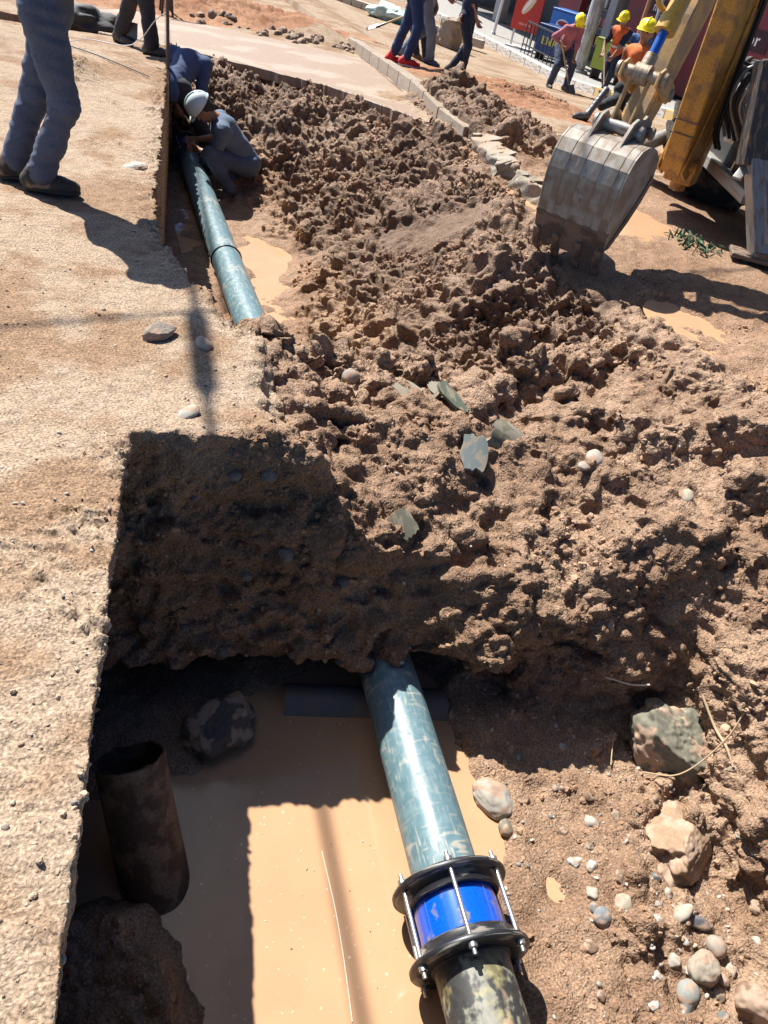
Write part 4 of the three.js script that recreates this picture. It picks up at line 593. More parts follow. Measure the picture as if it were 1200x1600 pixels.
    const tilt = o.tilt?.[i] ?? 0; const sg = capsGeo(bt, 0.04, Math.min(c, 0.012), (d, x, y, z) => Math.max(d, f[1] + 0.018 - y) + 0.003 * pn(x * 30, y * 30, z * 30));
    const sole = capsGeo([cap(heel.clone().add(U(0.016)), ball.clone().add(U(0.016)), 0.044 * S, 0.05 * S), cap(ball.clone().add(U(0.016)), toe.clone().add(U(0.016)), 0.05 * S, 0.038 * S)], 0.02, Math.min(c, 0.012), (d, x, y, z) => Math.max(d, f[1] - y, y - f[1] - 0.026));
    const sm_ = part(g, o.shoeName ?? 'boot', sg, o.muddy ? M([1, 1, 1], 0.85, 0, { map: mudBoot }) : M(o.shoes, o.shoeRough ?? 0.7)); part(sm_, 'sole', sole, M(o.sole ?? [0.02, 0.018, 0.016], 0.85));
  });
  if (o.band) legs.forEach(l => { const a = l[1].clone().lerp(l[2], 0.72), b = l[1].clone().lerp(l[2], 0.84), q = new THREE.CylinderGeometry(0.072 * S, 0.07 * S, a.distanceTo(b), 24, 1, true); q.applyQuaternion(new THREE.Quaternion().setFromUnitVectors(UP, a.clone().sub(b).normalize())); const m = a.clone().add(b).multiplyScalar(0.5); q.translate(m.x, m.y, m.z); const bmt = M(o.band, 0.5); bmt.side = THREE.DoubleSide; part(trG, 'reflective_band', q, bmt); });
  if (o.helmet) helmetParts(g, head.clone().addScaledVector(hd, 0.045), hd, hf, o.helmet);
  return g;
}
const jeans = [0.075, 0.115, 0.21], wood = M([0.62, 0.46, 0.28], 0.7, 0, { map: patchy(128, 256, [0.9, 0.88, 0.82], [0.6, 0.5, 0.42], 0.15, 0.25, 6, 161) }), steelD = M([0.16, 0.15, 0.14], 0.45, 0.6);
function shovel(label, top, socket, blade, side, grip) {   // handle from top to socket, blade beyond
  const o = thing('shovel', label, 'shovel'), a = v3(top), b = v3(socket), d = b.clone().sub(a).normalize(); part(o, 'handle', rod(a, b, 0.018, 0.019, 10), wood);
  const s = v3(side).addScaledVector(d, -v3(side).dot(d)).normalize(), n = d.clone().cross(s), G = new THREE.BufferGeometry(), P = [], I = [], nu = 8, nv = 8; for (let k = 0; k < 2; k++) for (let j = 0; j <= nv; j++) for (let i = 0; i <= nu; i++) { const u = i / nu * 2 - 1, t = j / nv, w = 0.12 * (t < 0.6 ? 1 : Math.sqrt(Math.max(0.02, 1 - ((t - 0.6) / 0.42) ** 2))), p = b.clone().addScaledVector(d, t * blade).addScaledVector(s, u * w).addScaledVector(n, 0.03 * u * u - 0.02 * (1 - t) + k * 0.003); P.push(p.x, p.y, p.z); }
  const W = nu + 1, Z = W * (nv + 1); for (let j = 0; j < nv; j++) for (let i = 0; i < nu; i++) { const q = j * W + i; I.push(q, q + W, q + 1, q + 1, q + W, q + W + 1, Z + q, Z + q + 1, Z + q + W, Z + q + 1, Z + q + W + 1, Z + q + W); }
  G.setAttribute('position', new THREE.Float32BufferAttribute(P, 3)); G.setIndex(I); G.computeVertexNormals(); boxUV(G); part(o, 'blade', [G, rod(b.clone().addScaledVector(d, -0.12), b.clone().addScaledVector(d, 0.08), 0.022, 0.02, 10)], steelD); return o;
}
const gy = (x, z) => surf(x, z);
// a man by the bank, seen from the hips down, looking into the trench
person('man in blue jeans and muddy work boots standing on the bank', { face: [0.95, 0.3], pelvis: [-0.13, 0.9, -4.98], spine: [0.05, 1, 0.02], feet: [[-0.36, -0.01, -5.08], [-0.22, -0.005, -4.9]], toes: [[1, 0.05], [1, 0.15]], knees: [[1, 0, 0.1], [1, 0, 0.25]], hands: [[0.12, 1.2, -5.1], [0.14, 1.22, -4.85]], shirt: [0.12, 0.12, 0.13], trousers: [0.1, 0.122, 0.18], shoes: [0.085, 0.075, 0.06], sole: [0.05, 0.042, 0.032], cell: 0.012, loose: 0.024, fold: 0.008, muddy: true, sleeve: 1.9, boot: 0.07 });
// a worker beyond him with reflective bands at the ankles
person('worker with lime reflective ankle bands leaning on a shovel at the trench head', { face: [0.75, 0.66], pelvis: [0.64, 0.62, -10.42], spine: [0.1, 1, 0.05], feet: [[0.5, -0.29, -10.85], [0.8, -0.235, -10.12]], toes: [[0.6, 0.8], [1, 0.25]], hands: [[0.6, 0.8, -10.85], [0.62, 0.7, -10.8]], shirt: [0.5, 0.16, 0.03], trousers: [0.045, 0.042, 0.05], shoes: [0.1, 0.085, 0.065], band: [0.4, 0.85, 0.05], loose: 0.03, boot: 0.12, cell: 0.018 });
shovel('wooden-handled shovel held upright by the worker with lime ankle bands', [0.6, 0.95, -10.86], [0.58, -0.05, -10.8], 0.22, [1, 0, 0.3]);
// two men at the far pipe end
person('man in a blue shirt bent double over the far pipe end', { face: [0.3, -1], pelvis: [0.93, -0.33, -9.2], spine: [0.36, 0.38, -0.62], head: [0.25, -0.4, -0.7], look: [0.2, -1, -0.3], feet: [[0.86, -1.15, -9.25], [1.36, -1.15, -9.0]], hands: [[1.05, -0.83, -9.75], [1.2, -0.8, -9.45]], shirt: [0.07, 0.1, 0.2], trousers: [0.035, 0.036, 0.042], shoes: [0.03, 0.028, 0.025], sleeve: 0.75, cell: 0.018 });
person('crouching man in a white helmet and grey-blue shirt working on the pipe', { face: [-1, -0.15], pelvis: [1.66, -0.83, -8.6], spine: [-0.62, 0.72, 0.02], head: [-0.75, 0.45, 0.05], look: [-0.45, -0.85, -0.25], feet: [[1.47, -1.16, -8.42], [1.62, -1.16, -8.72]], hands: [[1.16, -0.78, -8.72], [1.17, -0.76, -9.02]], knees: [[-1, 0.35, 0.15], [-1, 0.35, -0.15]], elbows: [[0.4, -0.6, 0.6], [0.4, -0.6, -0.5]], shirt: [0.14, 0.19, 0.27], trousers: [0.1, 0.13, 0.2], shoes: [0.07, 0.055, 0.045], helmet: [0.62, 0.72, 0.7], sleeve: 0.75, cell: 0.016, curl: 1.0 });
// onlookers and diggers farther off
const G1 = gy(4.4, -11.75) , G1b = gy(4.35, -12.3);
person('onlooker in navy jeans and bright red trainers on the kerb', { face: [0.85, 0.5], pelvis: [4.46, G1 + 0.9, -12.02], spine: [0.02, 1, 0], feet: [[4.35, G1b, -12.25], [4.4, G1, -11.8]], toes: [[0.9, 0.4], [1, 0.35]], hands: [[4.7, G1 + 1.05, -12.2], [4.7, G1 + 1.0, -11.85]], shirt: [0.012, 0.012, 0.016], shirtName: 'jacket', shirtHem: -0.08, trousers: [0.022, 0.045, 0.13], shoes: [0.55, 0.02, 0.02], shoeName: 'shoe', sole: [0.7, 0.65, 0.6], sleeve: 1.9 });
const G2 = gy(5.48, -13.7);
person('onlooker in faded grey-blue jeans standing with legs apart', { face: [0.7, 0.7], pelvis: [5.3, G2 + 0.88, -13.75], spine: [0, 1, 0], feet: [[5.12, gy(5.12, -13.95), -13.95], [5.5, G2, -13.65]], toes: [[0.4, 1], [0.6, 0.8]], hands: [[5.0, G2 + 1.0, -13.5], [5.5, G2 + 1.0, -13.4]], shirt: [0.3, 0.3, 0.38], trousers: [0.17, 0.21, 0.27], shoes: [0.1, 0.1, 0.1], shoeName: 'shoe', loose: 0.025 });
const G3 = gy(6.35, -14.4);
person('onlooker in navy polo and dark jeans with his hand at his side', { face: [0.55, 0.8], pelvis: [6.36, G3 + 0.88, -14.45], spine: [0, 1, 0], feet: [[6.24, gy(6.24, -14.45), -14.45], [6.46, gy(6.46, -14.4), -14.4]], hands: [[6.1, G3 + 0.72, -14.3], [6.6, G3 + 0.7, -14.35]], shirt: [0.02, 0.03, 0.08], trousers: [0.018, 0.026, 0.06], shoes: [0.03, 0.028, 0.025], shoeName: 'shoe', sleeve: 0.75, loose: 0.006 });
const G4 = gy(6.0, -15.7);
person('digger in dark trousers lifting a shovel behind the onlookers', { face: [-0.85, -0.4], pelvis: [6.2, G4 + 0.84, -15.8], spine: [-0.4, 0.9, -0.15], feet: [[6.0, gy(6.0, -15.6), -15.6], [6.35, gy(6.35, -16.0), -16.0]], hands: [[5.86, -0.18, -16.28], [6.1, -0.02, -16.2]], shirt: [0.3, 0.12, 0.05], trousers: [0.03, 0.028, 0.04], shoes: [0.2, 0.1, 0.05], sleeve: 0.8 });
shovel('shovel held level behind the onlookers, dark blade hanging', [6.15, 0.0, -16.25], [5.45, -0.37, -16.36], 0.26, [0, 0, 1]);
const yel = [0.85, 0.68, 0.0];
const G5 = gy(10.25, -17.45);
person('digger in a pink shirt and yellow helmet bending over his shovel', { face: [0.05, 1], pelvis: [10.25, G5 + 0.8, -17.75], spine: [-0.05, 0.8, 0.55], head: [-0.05, 0.6, 0.6], look: [0, -0.7, 0.7], feet: [[10.42, gy(10.42, -17.4), -17.45], [10.08, gy(10.08, -17.6), -17.6]], toes: [[0.3, 1], [-0.2, 1]], hands: [[10.32, G5 + 0.52, -17.25], [10.06, G5 + 0.83, -17.5]], shirt: [0.5, 0.16, 0.2], trousers: [0.06, 0.08, 0.14], shoes: [0.06, 0.06, 0.06], helmet: yel, sleeve: 1.3, curl: 1.2, loose: 0.03 });
shovel('pale-handled shovel of the digger in the pink shirt', [10.0, G5 + 1.0, -17.55], [10.22, G5 + 0.2, -17.0], 0.28, [1, 0, 0]);
const G6 = gy(11.2, -17.2);
person('digger in an orange safety vest and yellow helmet pushing his shovel', { face: [-0.75, 0.65], pelvis: [11.38, G6 + 0.86, -17.35], spine: [-0.22, 1, 0.15], head: [-0.3, 0.9, 0.25], look: [-0.7, -0.3, 0.5], feet: [[11.2, gy(11.2, -17.15), -17.15], [11.5, gy(11.5, -17.5), -17.5]], hands: [[11.05, G6 + 0.62, -17.1], [11.0, G6 + 0.84, -17.3]], shirt: [0.02, 0.025, 0.06], vest: [0.85, 0.17, 0.04], trousers: [0.035, 0.05, 0.09], shoes: [0.03, 0.03, 0.03], helmet: yel, sleeve: 0.8, curl: 1.2 });
shovel('pale-handled shovel of the digger in the orange vest', [10.98, G6 + 1.1, -17.35], [10.98, G6 + 0.22, -16.75], 0.26, [1, 0, 0.4]);
const G7 = gy(11.8, -17.0);
person('digger in a blue shirt and yellow helmet behind the excavator arm', { face: [-0.6, 0.8], pelvis: [11.9, G7 + 0.82, -17.25], spine: [-0.3, 0.9, 0.2], head: [-0.3, 0.9, 0.3], look: [-0.6, -0.5, 0.6], feet: [[11.7, gy(11.7, -17), -17.1], [12.1, gy(12.1, -17.3), -17.3]], hands: [[11.5, G7 + 0.7, -16.95], [11.7, G7 + 0.8, -16.9]], shirt: [0.06, 0.16, 0.4], trousers: [0.05, 0.06, 0.09], shoes: [0.03, 0.03, 0.03], helmet: yel, sleeve: 1.8 });
person('worker in orange and a yellow helmet seated with one rubber-booted leg stretched out', { face: [-0.9, 0.45], pelvis: [7.38, 0.12, -10.55], spine: [-0.1, 0.9, -0.1], head: [-0.05, 0.95, 0.05], look: [-0.7, -0.45, 0.6], feet: [[6.36, gy(6.36, -9.98), -9.98], [7.1, gy(7.1, -10.15), -10.15]], toes: [[-0.9, 0.3], [-0.8, 0.5]], knees: [[0, 1, 0.1], [-0.6, 0.8, 0]], hands: [[7.1, 0.2, -10.35], [7.2, 0.18, -10.6]], shirt: [0.3, 0.09, 0.03], vest: [0.75, 0.18, 0.04], trousers: [0.03, 0.032, 0.035], shoes: [0.09, 0.085, 0.08], shoeRough: 0.35, helmet: yel, sleeve: 1.9, boot: 0.2 });
// ---------------------------------------------------------------- the digger: a backhoe loader seen from behind, its bucket over the mud
const dig = thing('backhoe_loader', 'muddy yellow backhoe loader with its grey bucket hanging over the mud', 'digger', [5.2, 0, -5.9]);
const boomM = new THREE.Matrix4().makeTranslation(-5.2, 0, 5.9).multiply(new THREE.Matrix4().makeTranslation(3.07, 0, -4.55)).multiply(new THREE.Matrix4().makeRotationY(0.6435));   // (s, y, w) of the arm's plane
const bodyM = new THREE.Matrix4().makeRotationY(-0.357);                                                                                                                              // (forward, y, side) of the machine
const inBoom = g => { g.applyMatrix4(boomM); return g; }, inBody = g => { g.applyMatrix4(bodyM); return g; }, W_ = (a) => V(a[0] - 5.2, a[1], a[2] + 5.9);
const ochre = [0.52, 0.25, 0.035], mudC = [0.3, 0.2, 0.13];
const paintY = M([1, 1, 1], 0.5, 0, { map: patchy(512, 512, [0.55, 0.3, 0.03], [0.4, 0.24, 0.08], 0.15, 0.35, 7, 171, 0.2) });
const paintO = M([1, 1, 1], 0.55, 0, { map: patchy(512, 512, [0.47, 0.23, 0.035], [0.27, 0.13, 0.045], 0.2, 0.4, 9, 175, 0.5) });
const paintT = M([1, 1, 1], 0.7, 0, { map: patchy(512, 512, [0.5, 0.31, 0.11], [0.34, 0.22, 0.12], 0.05, 0.35, 6, 177, 0.3) });
const bucketM = M([1, 1, 1], 0.5, 0.15, { map: tex(512, 512, (u, v, o) => { const a = tn(u, v, 6, 181, 5), b = tn(u, v, 30, 185, 3), t = ss(-0.25, 0.3, a + 0.2 * b), r = ss(0.25, 0.4, tn(u, v, 9, 189, 4)); for (let i = 0; i < 3; i++) o[i] = l2s(cl(mix(mix([0.31, 0.285, 0.235][i], [0.22, 0.165, 0.115][i], t), [0.12, 0.08, 0.055][i], r * 0.5) * (1 + 0.25 * b), 0, 1)); }) });
const mudSteel = M([1, 1, 1], 0.75, 0.1, { map: patchy(256, 256, [0.2, 0.135, 0.09], [0.1, 0.07, 0.05], 0.1, 0.2, 6, 191, 0.3) });
const greySteel = M([1, 1, 1], 0.45, 0.3, { map: patchy(256, 256, [0.3, 0.295, 0.275], [0.24, 0.18, 0.13], 0.2, 0.35, 6, 195, 0.2) });
const pinM = M([1, 1, 1], 0.5, 0.3, { map: patchy(256, 256, [0.36, 0.28, 0.19], [0.24, 0.17, 0.12], 0.05, 0.2, 6, 197, 0.2) });
{ // bucket
  const back = [[0.02, 0.1], [-0.025, 0.24], [-0.05, 0.38], [-0.055, 0.5], [-0.03, 0.6], [0.02, 0.67], [0.1, 0.715], [0.2, 0.73], [0.32, 0.715], [0.4, 0.69]];
  const inn = back.map(([s, y], i) => { const a = back[Math.max(0, i - 1)], b = back[Math.min(back.length - 1, i + 1)], dx = b[0] - a[0], dy = b[1] - a[1], L = Math.hypot(dx, dy); return [s + dy / L * 0.018, y - dx / L * 0.018]; });
  const bk = part(dig, 'bucket', [inBoom(plate([...back, ...inn.reverse()], 0.5, 0.003))], bucketM);
  const uv = bk.geometry.attributes.uv; for (let i = 0; i < uv.count; i++) uv.setXY(i, uv.getX(i) * 1.7, uv.getY(i) * 1.7);
  const sideP = [...back, [0.5, 0.63], [0.53, 0.5], [0.42, 0.36], [0.3, 0.25], [0.08, 0.1]];
  for (const w of [-0.258, 0.258]) { const g = plate(sideP, 0.016, 0.003); g.translate(0, 0, w); const sp = part(dig, 'bucket_side_plate', inBoom(g), bucketM); const e = plate([[0.53, 0.5], [0.42, 0.36], [0.3, 0.25], [0.08, 0.1], [0.02, 0.1], [0.1, 0.16], [0.27, 0.31], [0.38, 0.41], [0.47, 0.53]], 0.026, 0.003); e.translate(0, 0, w + Math.sign(w) * 0.004); part(sp, 'side_cutter', inBoom(e), mudSteel); }
  const off = back.map(([s, y], i) => { const a = back[Math.max(0, i - 1)], b = back[Math.min(back.length - 1, i + 1)], dx = b[0] - a[0], dy = b[1] - a[1], L = Math.hypot(dx, dy); return [s - dy / L * 0.005, y + dx / L * 0.005]; });
  for (const w of [-0.17, -0.06, 0.06, 0.17]) { const g = plate([...back.slice(0, 8), ...off.slice(0, 8).reverse()], 0.05, 0.001); g.translate(0, 0, w); part(bk, 'wear_strip', inBoom(g), bucketM); }
  part(dig, 'cutting_edge', [inBoom((() => { const g = plate([[-0.018, 0.2], [0.05, -0.0], [0.075, 0.005], [0.012, 0.2]], 0.53, 0.004); return g; })()), inBoom(bx(0.02, 0.022, 0.54, -0.012, 0.205, 0, 0.004))], mudSteel);
  for (const w of [-0.235, -0.085, 0.085, 0.235]) { const g = plate([[0.0, 0.085], [0.03, 0.11], [0.075, 0.05], [0.115, -0.085], [0.1, -0.095], [0.045, -0.02]], 0.05, 0.006); g.translate(0, 0, w); const t = part(dig, 'bucket_tooth', inBoom(g), mudSteel); const p = rod([0.05, 0.03, w - 0.032], [0.05, 0.03, w + 0.032], 0.011); part(t, 'tooth_pin', inBoom(p), mudSteel); }
  for (const w of [-0.11, 0.11]) { const g = plate([[0.06, 0.69], [0.2, 0.83], [0.27, 0.85], [0.34, 0.81], [0.42, 0.86], [0.54, 0.82], [0.56, 0.73], [0.48, 0.66]], 0.024, 0.004); g.translate(0, 0, w); part(dig, 'bucket_ear', inBoom(g), bucketM); }
  const pin = (s, y, w, r, m = pinM) => { const p = part(dig, 'pin', inBoom(rod([s, y, -w], [s, y, w], r, r, 20)), m); for (const k of [-1, 1]) part(p, 'pin_head', inBoom(rod([s, y, k * w], [s, y, k * (w + 0.02)], r * 1.25, r * 1.1, 20)), m); };
  pin(0.27, 0.775, 0.15, 0.04, greySteel); pin(0.5, 0.76, 0.15, 0.035); pin(0.37, 1.08, 0.15, 0.038); pin(0.66, 0.98, 0.13, 0.034);
  for (const w of [-0.062, 0.062]) part(dig, 'bucket_link', inBoom(bar([0.27, 0.775, w], [0.37, 1.08, w], 0.05, 0.018, 0.004, [1, -0.3, 0])), paintT);
  for (const w of [-0.125, 0.125]) { const g = plate([[0.31, 1.05], [0.33, 1.12], [0.4, 1.14], [0.7, 1.03], [0.71, 0.95], [0.64, 0.93], [0.36, 1.03]], 0.02, 0.004); g.translate(0, 0, w); part(dig, 'guide_link', inBoom(g), paintT); }
  // dipper arm
  const dp = part(dig, 'dipper_arm', inBoom(plate([[0.44, 0.72], [0.5, 0.7], [0.57, 0.72], [0.66, 0.8], [0.82, 1.02], [1.02, 1.36], [1.55, 2.3], [1.95, 2.85], [1.8, 3.1], [1.55, 3.0], [1.2, 2.35], [0.72, 1.42], [0.6, 1.08]], 0.15, 0.012)), paintT);
  for (const w of [-0.08, 0.08]) { const g = plate([[0.44, 0.7], [0.56, 0.69], [0.72, 0.9], [0.74, 1.05], [0.62, 1.04]], 0.014, 0.003); g.translate(0, 0, w); part(dp, 'nose_plate', inBoom(g), paintT); }
  // bucket cylinder
  const cy = part(dig, 'bucket_cylinder', inBoom(rod([0.52, 1.34, 0], [1.15, 2.4, 0], 0.058, 0.058, 24)), paintY);
  part(cy, 'piston_rod', inBoom(rod([0.4, 1.12, 0], [0.52, 1.35, 0], 0.03, 0.03, 16)), M([0.05, 0.16, 0.5], 0.25, 0.6)); part(cy, 'rod_eye', inBoom(rod([0.37, 1.08, -0.05], [0.37, 1.08, 0.05], 0.062, 0.062, 20)), pinM); part(cy, 'rod_eye', inBoom(rod([0.38, 1.1, 0], [0.43, 1.19, 0], 0.045, 0.04, 16)), pinM); part(cy, 'gland', inBoom(rod([0.505, 1.315, 0], [0.55, 1.395, 0], 0.066, 0.066, 24)), paintY);
  part(cy, 'hose', inBoom(cable([[0.56, 1.42, -0.07], [0.5, 1.46, -0.1], [0.56, 1.62, -0.09], [0.8, 2.0, -0.08]], 0.018, 24, 8)), paintY);
  // boom with its side plates and weld lines
  const bm = part(dig, 'boom', inBoom(plate([[1.94, 0.3], [2.14, 0.26], [2.26, 0.4], [2.22, 0.9], [2.15, 1.5], [1.95, 2.4], [1.75, 3.05], [1.5, 3.0], [1.62, 2.3], [1.74, 1.5], [1.82, 0.9]], 0.19, 0.012)), paintO);
  for (const w of [-0.108, 0.108]) { const g = plate([[1.9, 0.32], [2.1, 0.24], [2.3, 0.42], [2.27, 0.9], [2.2, 1.5], [2.06, 1.5], [2.08, 0.95], [1.98, 0.55]], 0.02, 0.004); g.translate(0, 0, w); part(bm, 'side_plate', inBoom(g), paintO); }
  for (const [s, y] of [[1.855, 0.7], [1.87, 0.6]]) part(bm, 'weld_seam', inBoom(rod([s - 0.006, y, -0.095], [s - 0.006, y, 0.095], 0.006, 0.006, 8)), mudSteel);
  const bc = part(dig, 'boom_cylinder', inBoom(rod([2.42, 0.55, 0.06], [2.3, 1.9, 0.06], 0.062, 0.062, 24)), paintO); part(bc, 'piston_rod', inBoom(rod([2.3, 1.9, 0.06], [2.2, 2.5, 0.06], 0.035, 0.035, 16)), zinc);
  for (const w of [0.12, 0.15]) part(bm, 'hydraulic_hose', inBoom(cable([[2.4, 0.5, w + 0.06], [2.3, 0.62, w + 0.02], [2.24, 0.95, w], [2.14, 1.5, w], [1.9, 2.5, w]], 0.016, 40, 8)), blackRubber);
  part(dig, 'swing_post', [inBoom(bx(0.2, 0.5, 0.26, 2.36, 0.42, 0, 0.02)), inBoom(rod([2.1, 0.36, -0.17], [2.1, 0.36, 0.17], 0.05, 0.05, 20)), inBoom(rod([2.38, 0.1, 0], [2.38, 0.75, 0], 0.07, 0.07, 20))], paintO);
}
{ // machine body: frame, wheels, stabilisers, cab
  const dark = M([0.02, 0.02, 0.022], 0.6), frameM = M([1, 1, 1], 0.6, 0.2, { map: patchy(256, 256, [0.05, 0.047, 0.045], [0.16, 0.1, 0.06], 0.25, 0.15, 6, 201, 0.3) });
  part(dig, 'rear_frame', [inBody(bx(0.16, 0.55, 1.9, 0.1, 0.62, 0.0, 0.02)), inBody(bx(0.5, 0.3, 1.0, 0.35, 0.55, 0, 0.02)), inBody(bx(1.2, 0.5, 0.9, 1.3, 0.75, 0, 0.03))], frameM);
  part(dig, 'slide_rail', inBody(bx(0.09, 0.1, 2.0, -0.02, 0.36, 0.0, 0.01)), greySteel); part(dig, 'slide_rail', inBody(bx(0.09, 0.1, 2.0, -0.02, 0.92, 0.0, 0.01)), greySteel);
  // wheels
  const tyreM = M([1, 1, 1], 0.9, 0, { map: patchy(256, 256, [0.022, 0.021, 0.02], [0.12, 0.08, 0.055], 0.1, 0.2, 7, 205, 0.3) });
  for (const [f, w] of [[0.36, -0.68], [0.95, 0.82]]) {
    const r = 0.6, pr = [[0.32, -0.17], [0.4, -0.2], [0.55, -0.2], [0.6, -0.16], [0.605, 0], [0.6, 0.16], [0.55, 0.2], [0.4, 0.2], [0.32, 0.17]].map(p => new THREE.Vector2(...p)), ty = new THREE.LatheGeometry(pr, 48); ty.rotateX(Math.PI / 2); ty.translate(f, r - 0.1, w); const t = part(dig, 'tyre', inBody(ty), tyreM);
    const rim = new THREE.LatheGeometry([[0.02, 0.02], [0.14, 0.02], [0.2, -0.06], [0.3, -0.06], [0.33, 0.16], [0.34, 0.18]].map(p => new THREE.Vector2(...p)), 36); rim.rotateX(Math.PI / 2 * (w > 0 ? 1 : -1)); rim.translate(f, r - 0.1, w); const rm = M([0.5, 0.42, 0.32], 0.6); rm.side = THREE.DoubleSide; part(t, 'rim', inBody(rim), rm);
    for (let k = 0; k < 22; k++) for (const h of [-1, 1]) { const a = (k + (h > 0 ? 0.5 : 0)) / 22 * 6.283, g = new RoundedBoxGeometry(0.05, 0.045, 0.22, 1, 0.008); g.rotateY(h * 0.6); g.translate(0, r + 0.012, h * 0.09); g.rotateZ(a); g.translate(f, r - 0.1, w); part(t, 'tread_lug', inBody(g), tyreM); }
  }
  // stabiliser on the side of the pit
  const st = part(dig, 'stabiliser_leg', [bar(W_([4.72, 0.66, -4.95]), W_([4.86, 0.05, -4.62]), 0.15, 0.15, 0.012, [0.9, 0, 0.4])], greySteel);
  part(st, 'foot_pad', [bar(W_([4.68, 0.03, -4.75]), W_([5.04, 0.03, -4.52]), 0.22, 0.035, 0.01), bar(W_([4.8, 0.06, -4.66]), W_([4.92, 0.06, -4.58]), 0.16, 0.06, 0.01)], mudSteel);
  part(st, 'gusset', [bar(W_([4.76, 0.5, -4.8]), W_([4.84, 0.15, -4.6]), 0.04, 0.05, 0.006)], greySteel);
  part(dig, 'stabiliser_sleeve', [bar(W_([4.66, 1.25, -5.15]), W_([4.72, 0.6, -4.96]), 0.2, 0.2, 0.01, [0.9, 0, 0.4])], frameM);
  part(dig, 'stabiliser_cylinder', [rod(W_([4.95, 1.15, -4.86]), W_([4.9, 0.5, -4.64]), 0.06, 0.06, 20), rod(W_([4.9, 0.5, -4.64]), W_([4.88, 0.2, -4.56]), 0.035, 0.035, 16)], greySteel);
  part(dig, 'hinge_strap', [bar(W_([4.98, 0.98, -5.3]), W_([4.72, 0.62, -5.0]), 0.05, 0.03, 0.006), bar(W_([4.72, 0.62, -5.0]), W_([4.6, 0.5, -4.93]), 0.07, 0.025, 0.006)], greySteel);
  // the other one, folded down behind the bucket
  part(dig, 'stabiliser_cylinder', [rod(W_([4.86, 0.24, -6.6]), W_([5.6, 0.45, -6.9]), 0.062, 0.062, 20)], greySteel); part(dig, 'foot_pad', [bar(W_([4.95, 0.14, -6.6]), W_([5.35, 0.2, -6.2]), 0.26, 0.03, 0.01)], greySteel);
  // control valves, hoses and the back of the cab
  part(dig, 'valve_block', [inBody(bx(0.26, 0.2, 0.7, 0.1, 1.05, 0.25, 0.02))], dark);
  for (let k = 0; k < 7; k++) part(dig, 'hydraulic_hose', inBody(cable([[0.0, 1.12 - 0.02 * (k % 3), -0.08 + k * 0.11], [-0.14, 1.1 + 0.03 * (k % 2), -0.05 + k * 0.1], [-0.18, 0.9, k * 0.08], [-0.05 + 0.03 * k, 0.6, 0.1 + 0.04 * k]], 0.015, 24, 8)), k % 3 ? blackRubber : greySteel);
  part(dig, 'cab_base', [inBody(bx(1.5, 0.35, 1.3, 1.2, 1.2, 0, 0.03))], paintO);
  part(dig, 'cab_rear_panel', [inBody(bx(0.05, 0.5, 1.3, 0.45, 1.55, 0, 0.01))], dark);
  for (const w of [-0.63, 0.63]) { part(dig, 'cab_pillar', [inBody(bx(0.08, 1.5, 0.08, 0.45, 2.4, w, 0.01))], dark); part(dig, 'cab_pillar', [inBody(bx(0.08, 1.5, 0.08, 1.9, 2.4, w, 0.01))], dark); }
  part(dig, 'cab_roof', [inBody(bx(1.7, 0.1, 1.45, 1.18, 3.2, 0, 0.03))], paintY);
  const gl = new THREE.MeshPhysicalMaterial({ color: lin(0.75, 0.9, 0.88), transmission: 1, roughness: 0.05, thickness: 0 }); part(dig, 'cab_window', [inBody(bx(0.012, 1.28, 1.16, 0.45, 2.45, 0, 0.002))], gl);
  part(dig, 'hood', [inBody(bx(1.6, 0.75, 0.9, 2.9, 1.2, 0, 0.06))], paintY);
  for (const w of [-0.72, 0.72]) { const ft = new THREE.CylinderGeometry(0.42, 0.42, 0.3, 32); ft.rotateX(Math.PI / 2); ft.translate(3.1, 0.33, w); part(dig, 'front_tyre', inBody(ft), tyreM); }
  part(dig, 'work_lamp', [inBody(bx(0.08, 0.14, 0.18, 0.38, 1.42, 0.45, 0.02))], M([0.7, 0.72, 0.72], 0.2, 0.3));
}
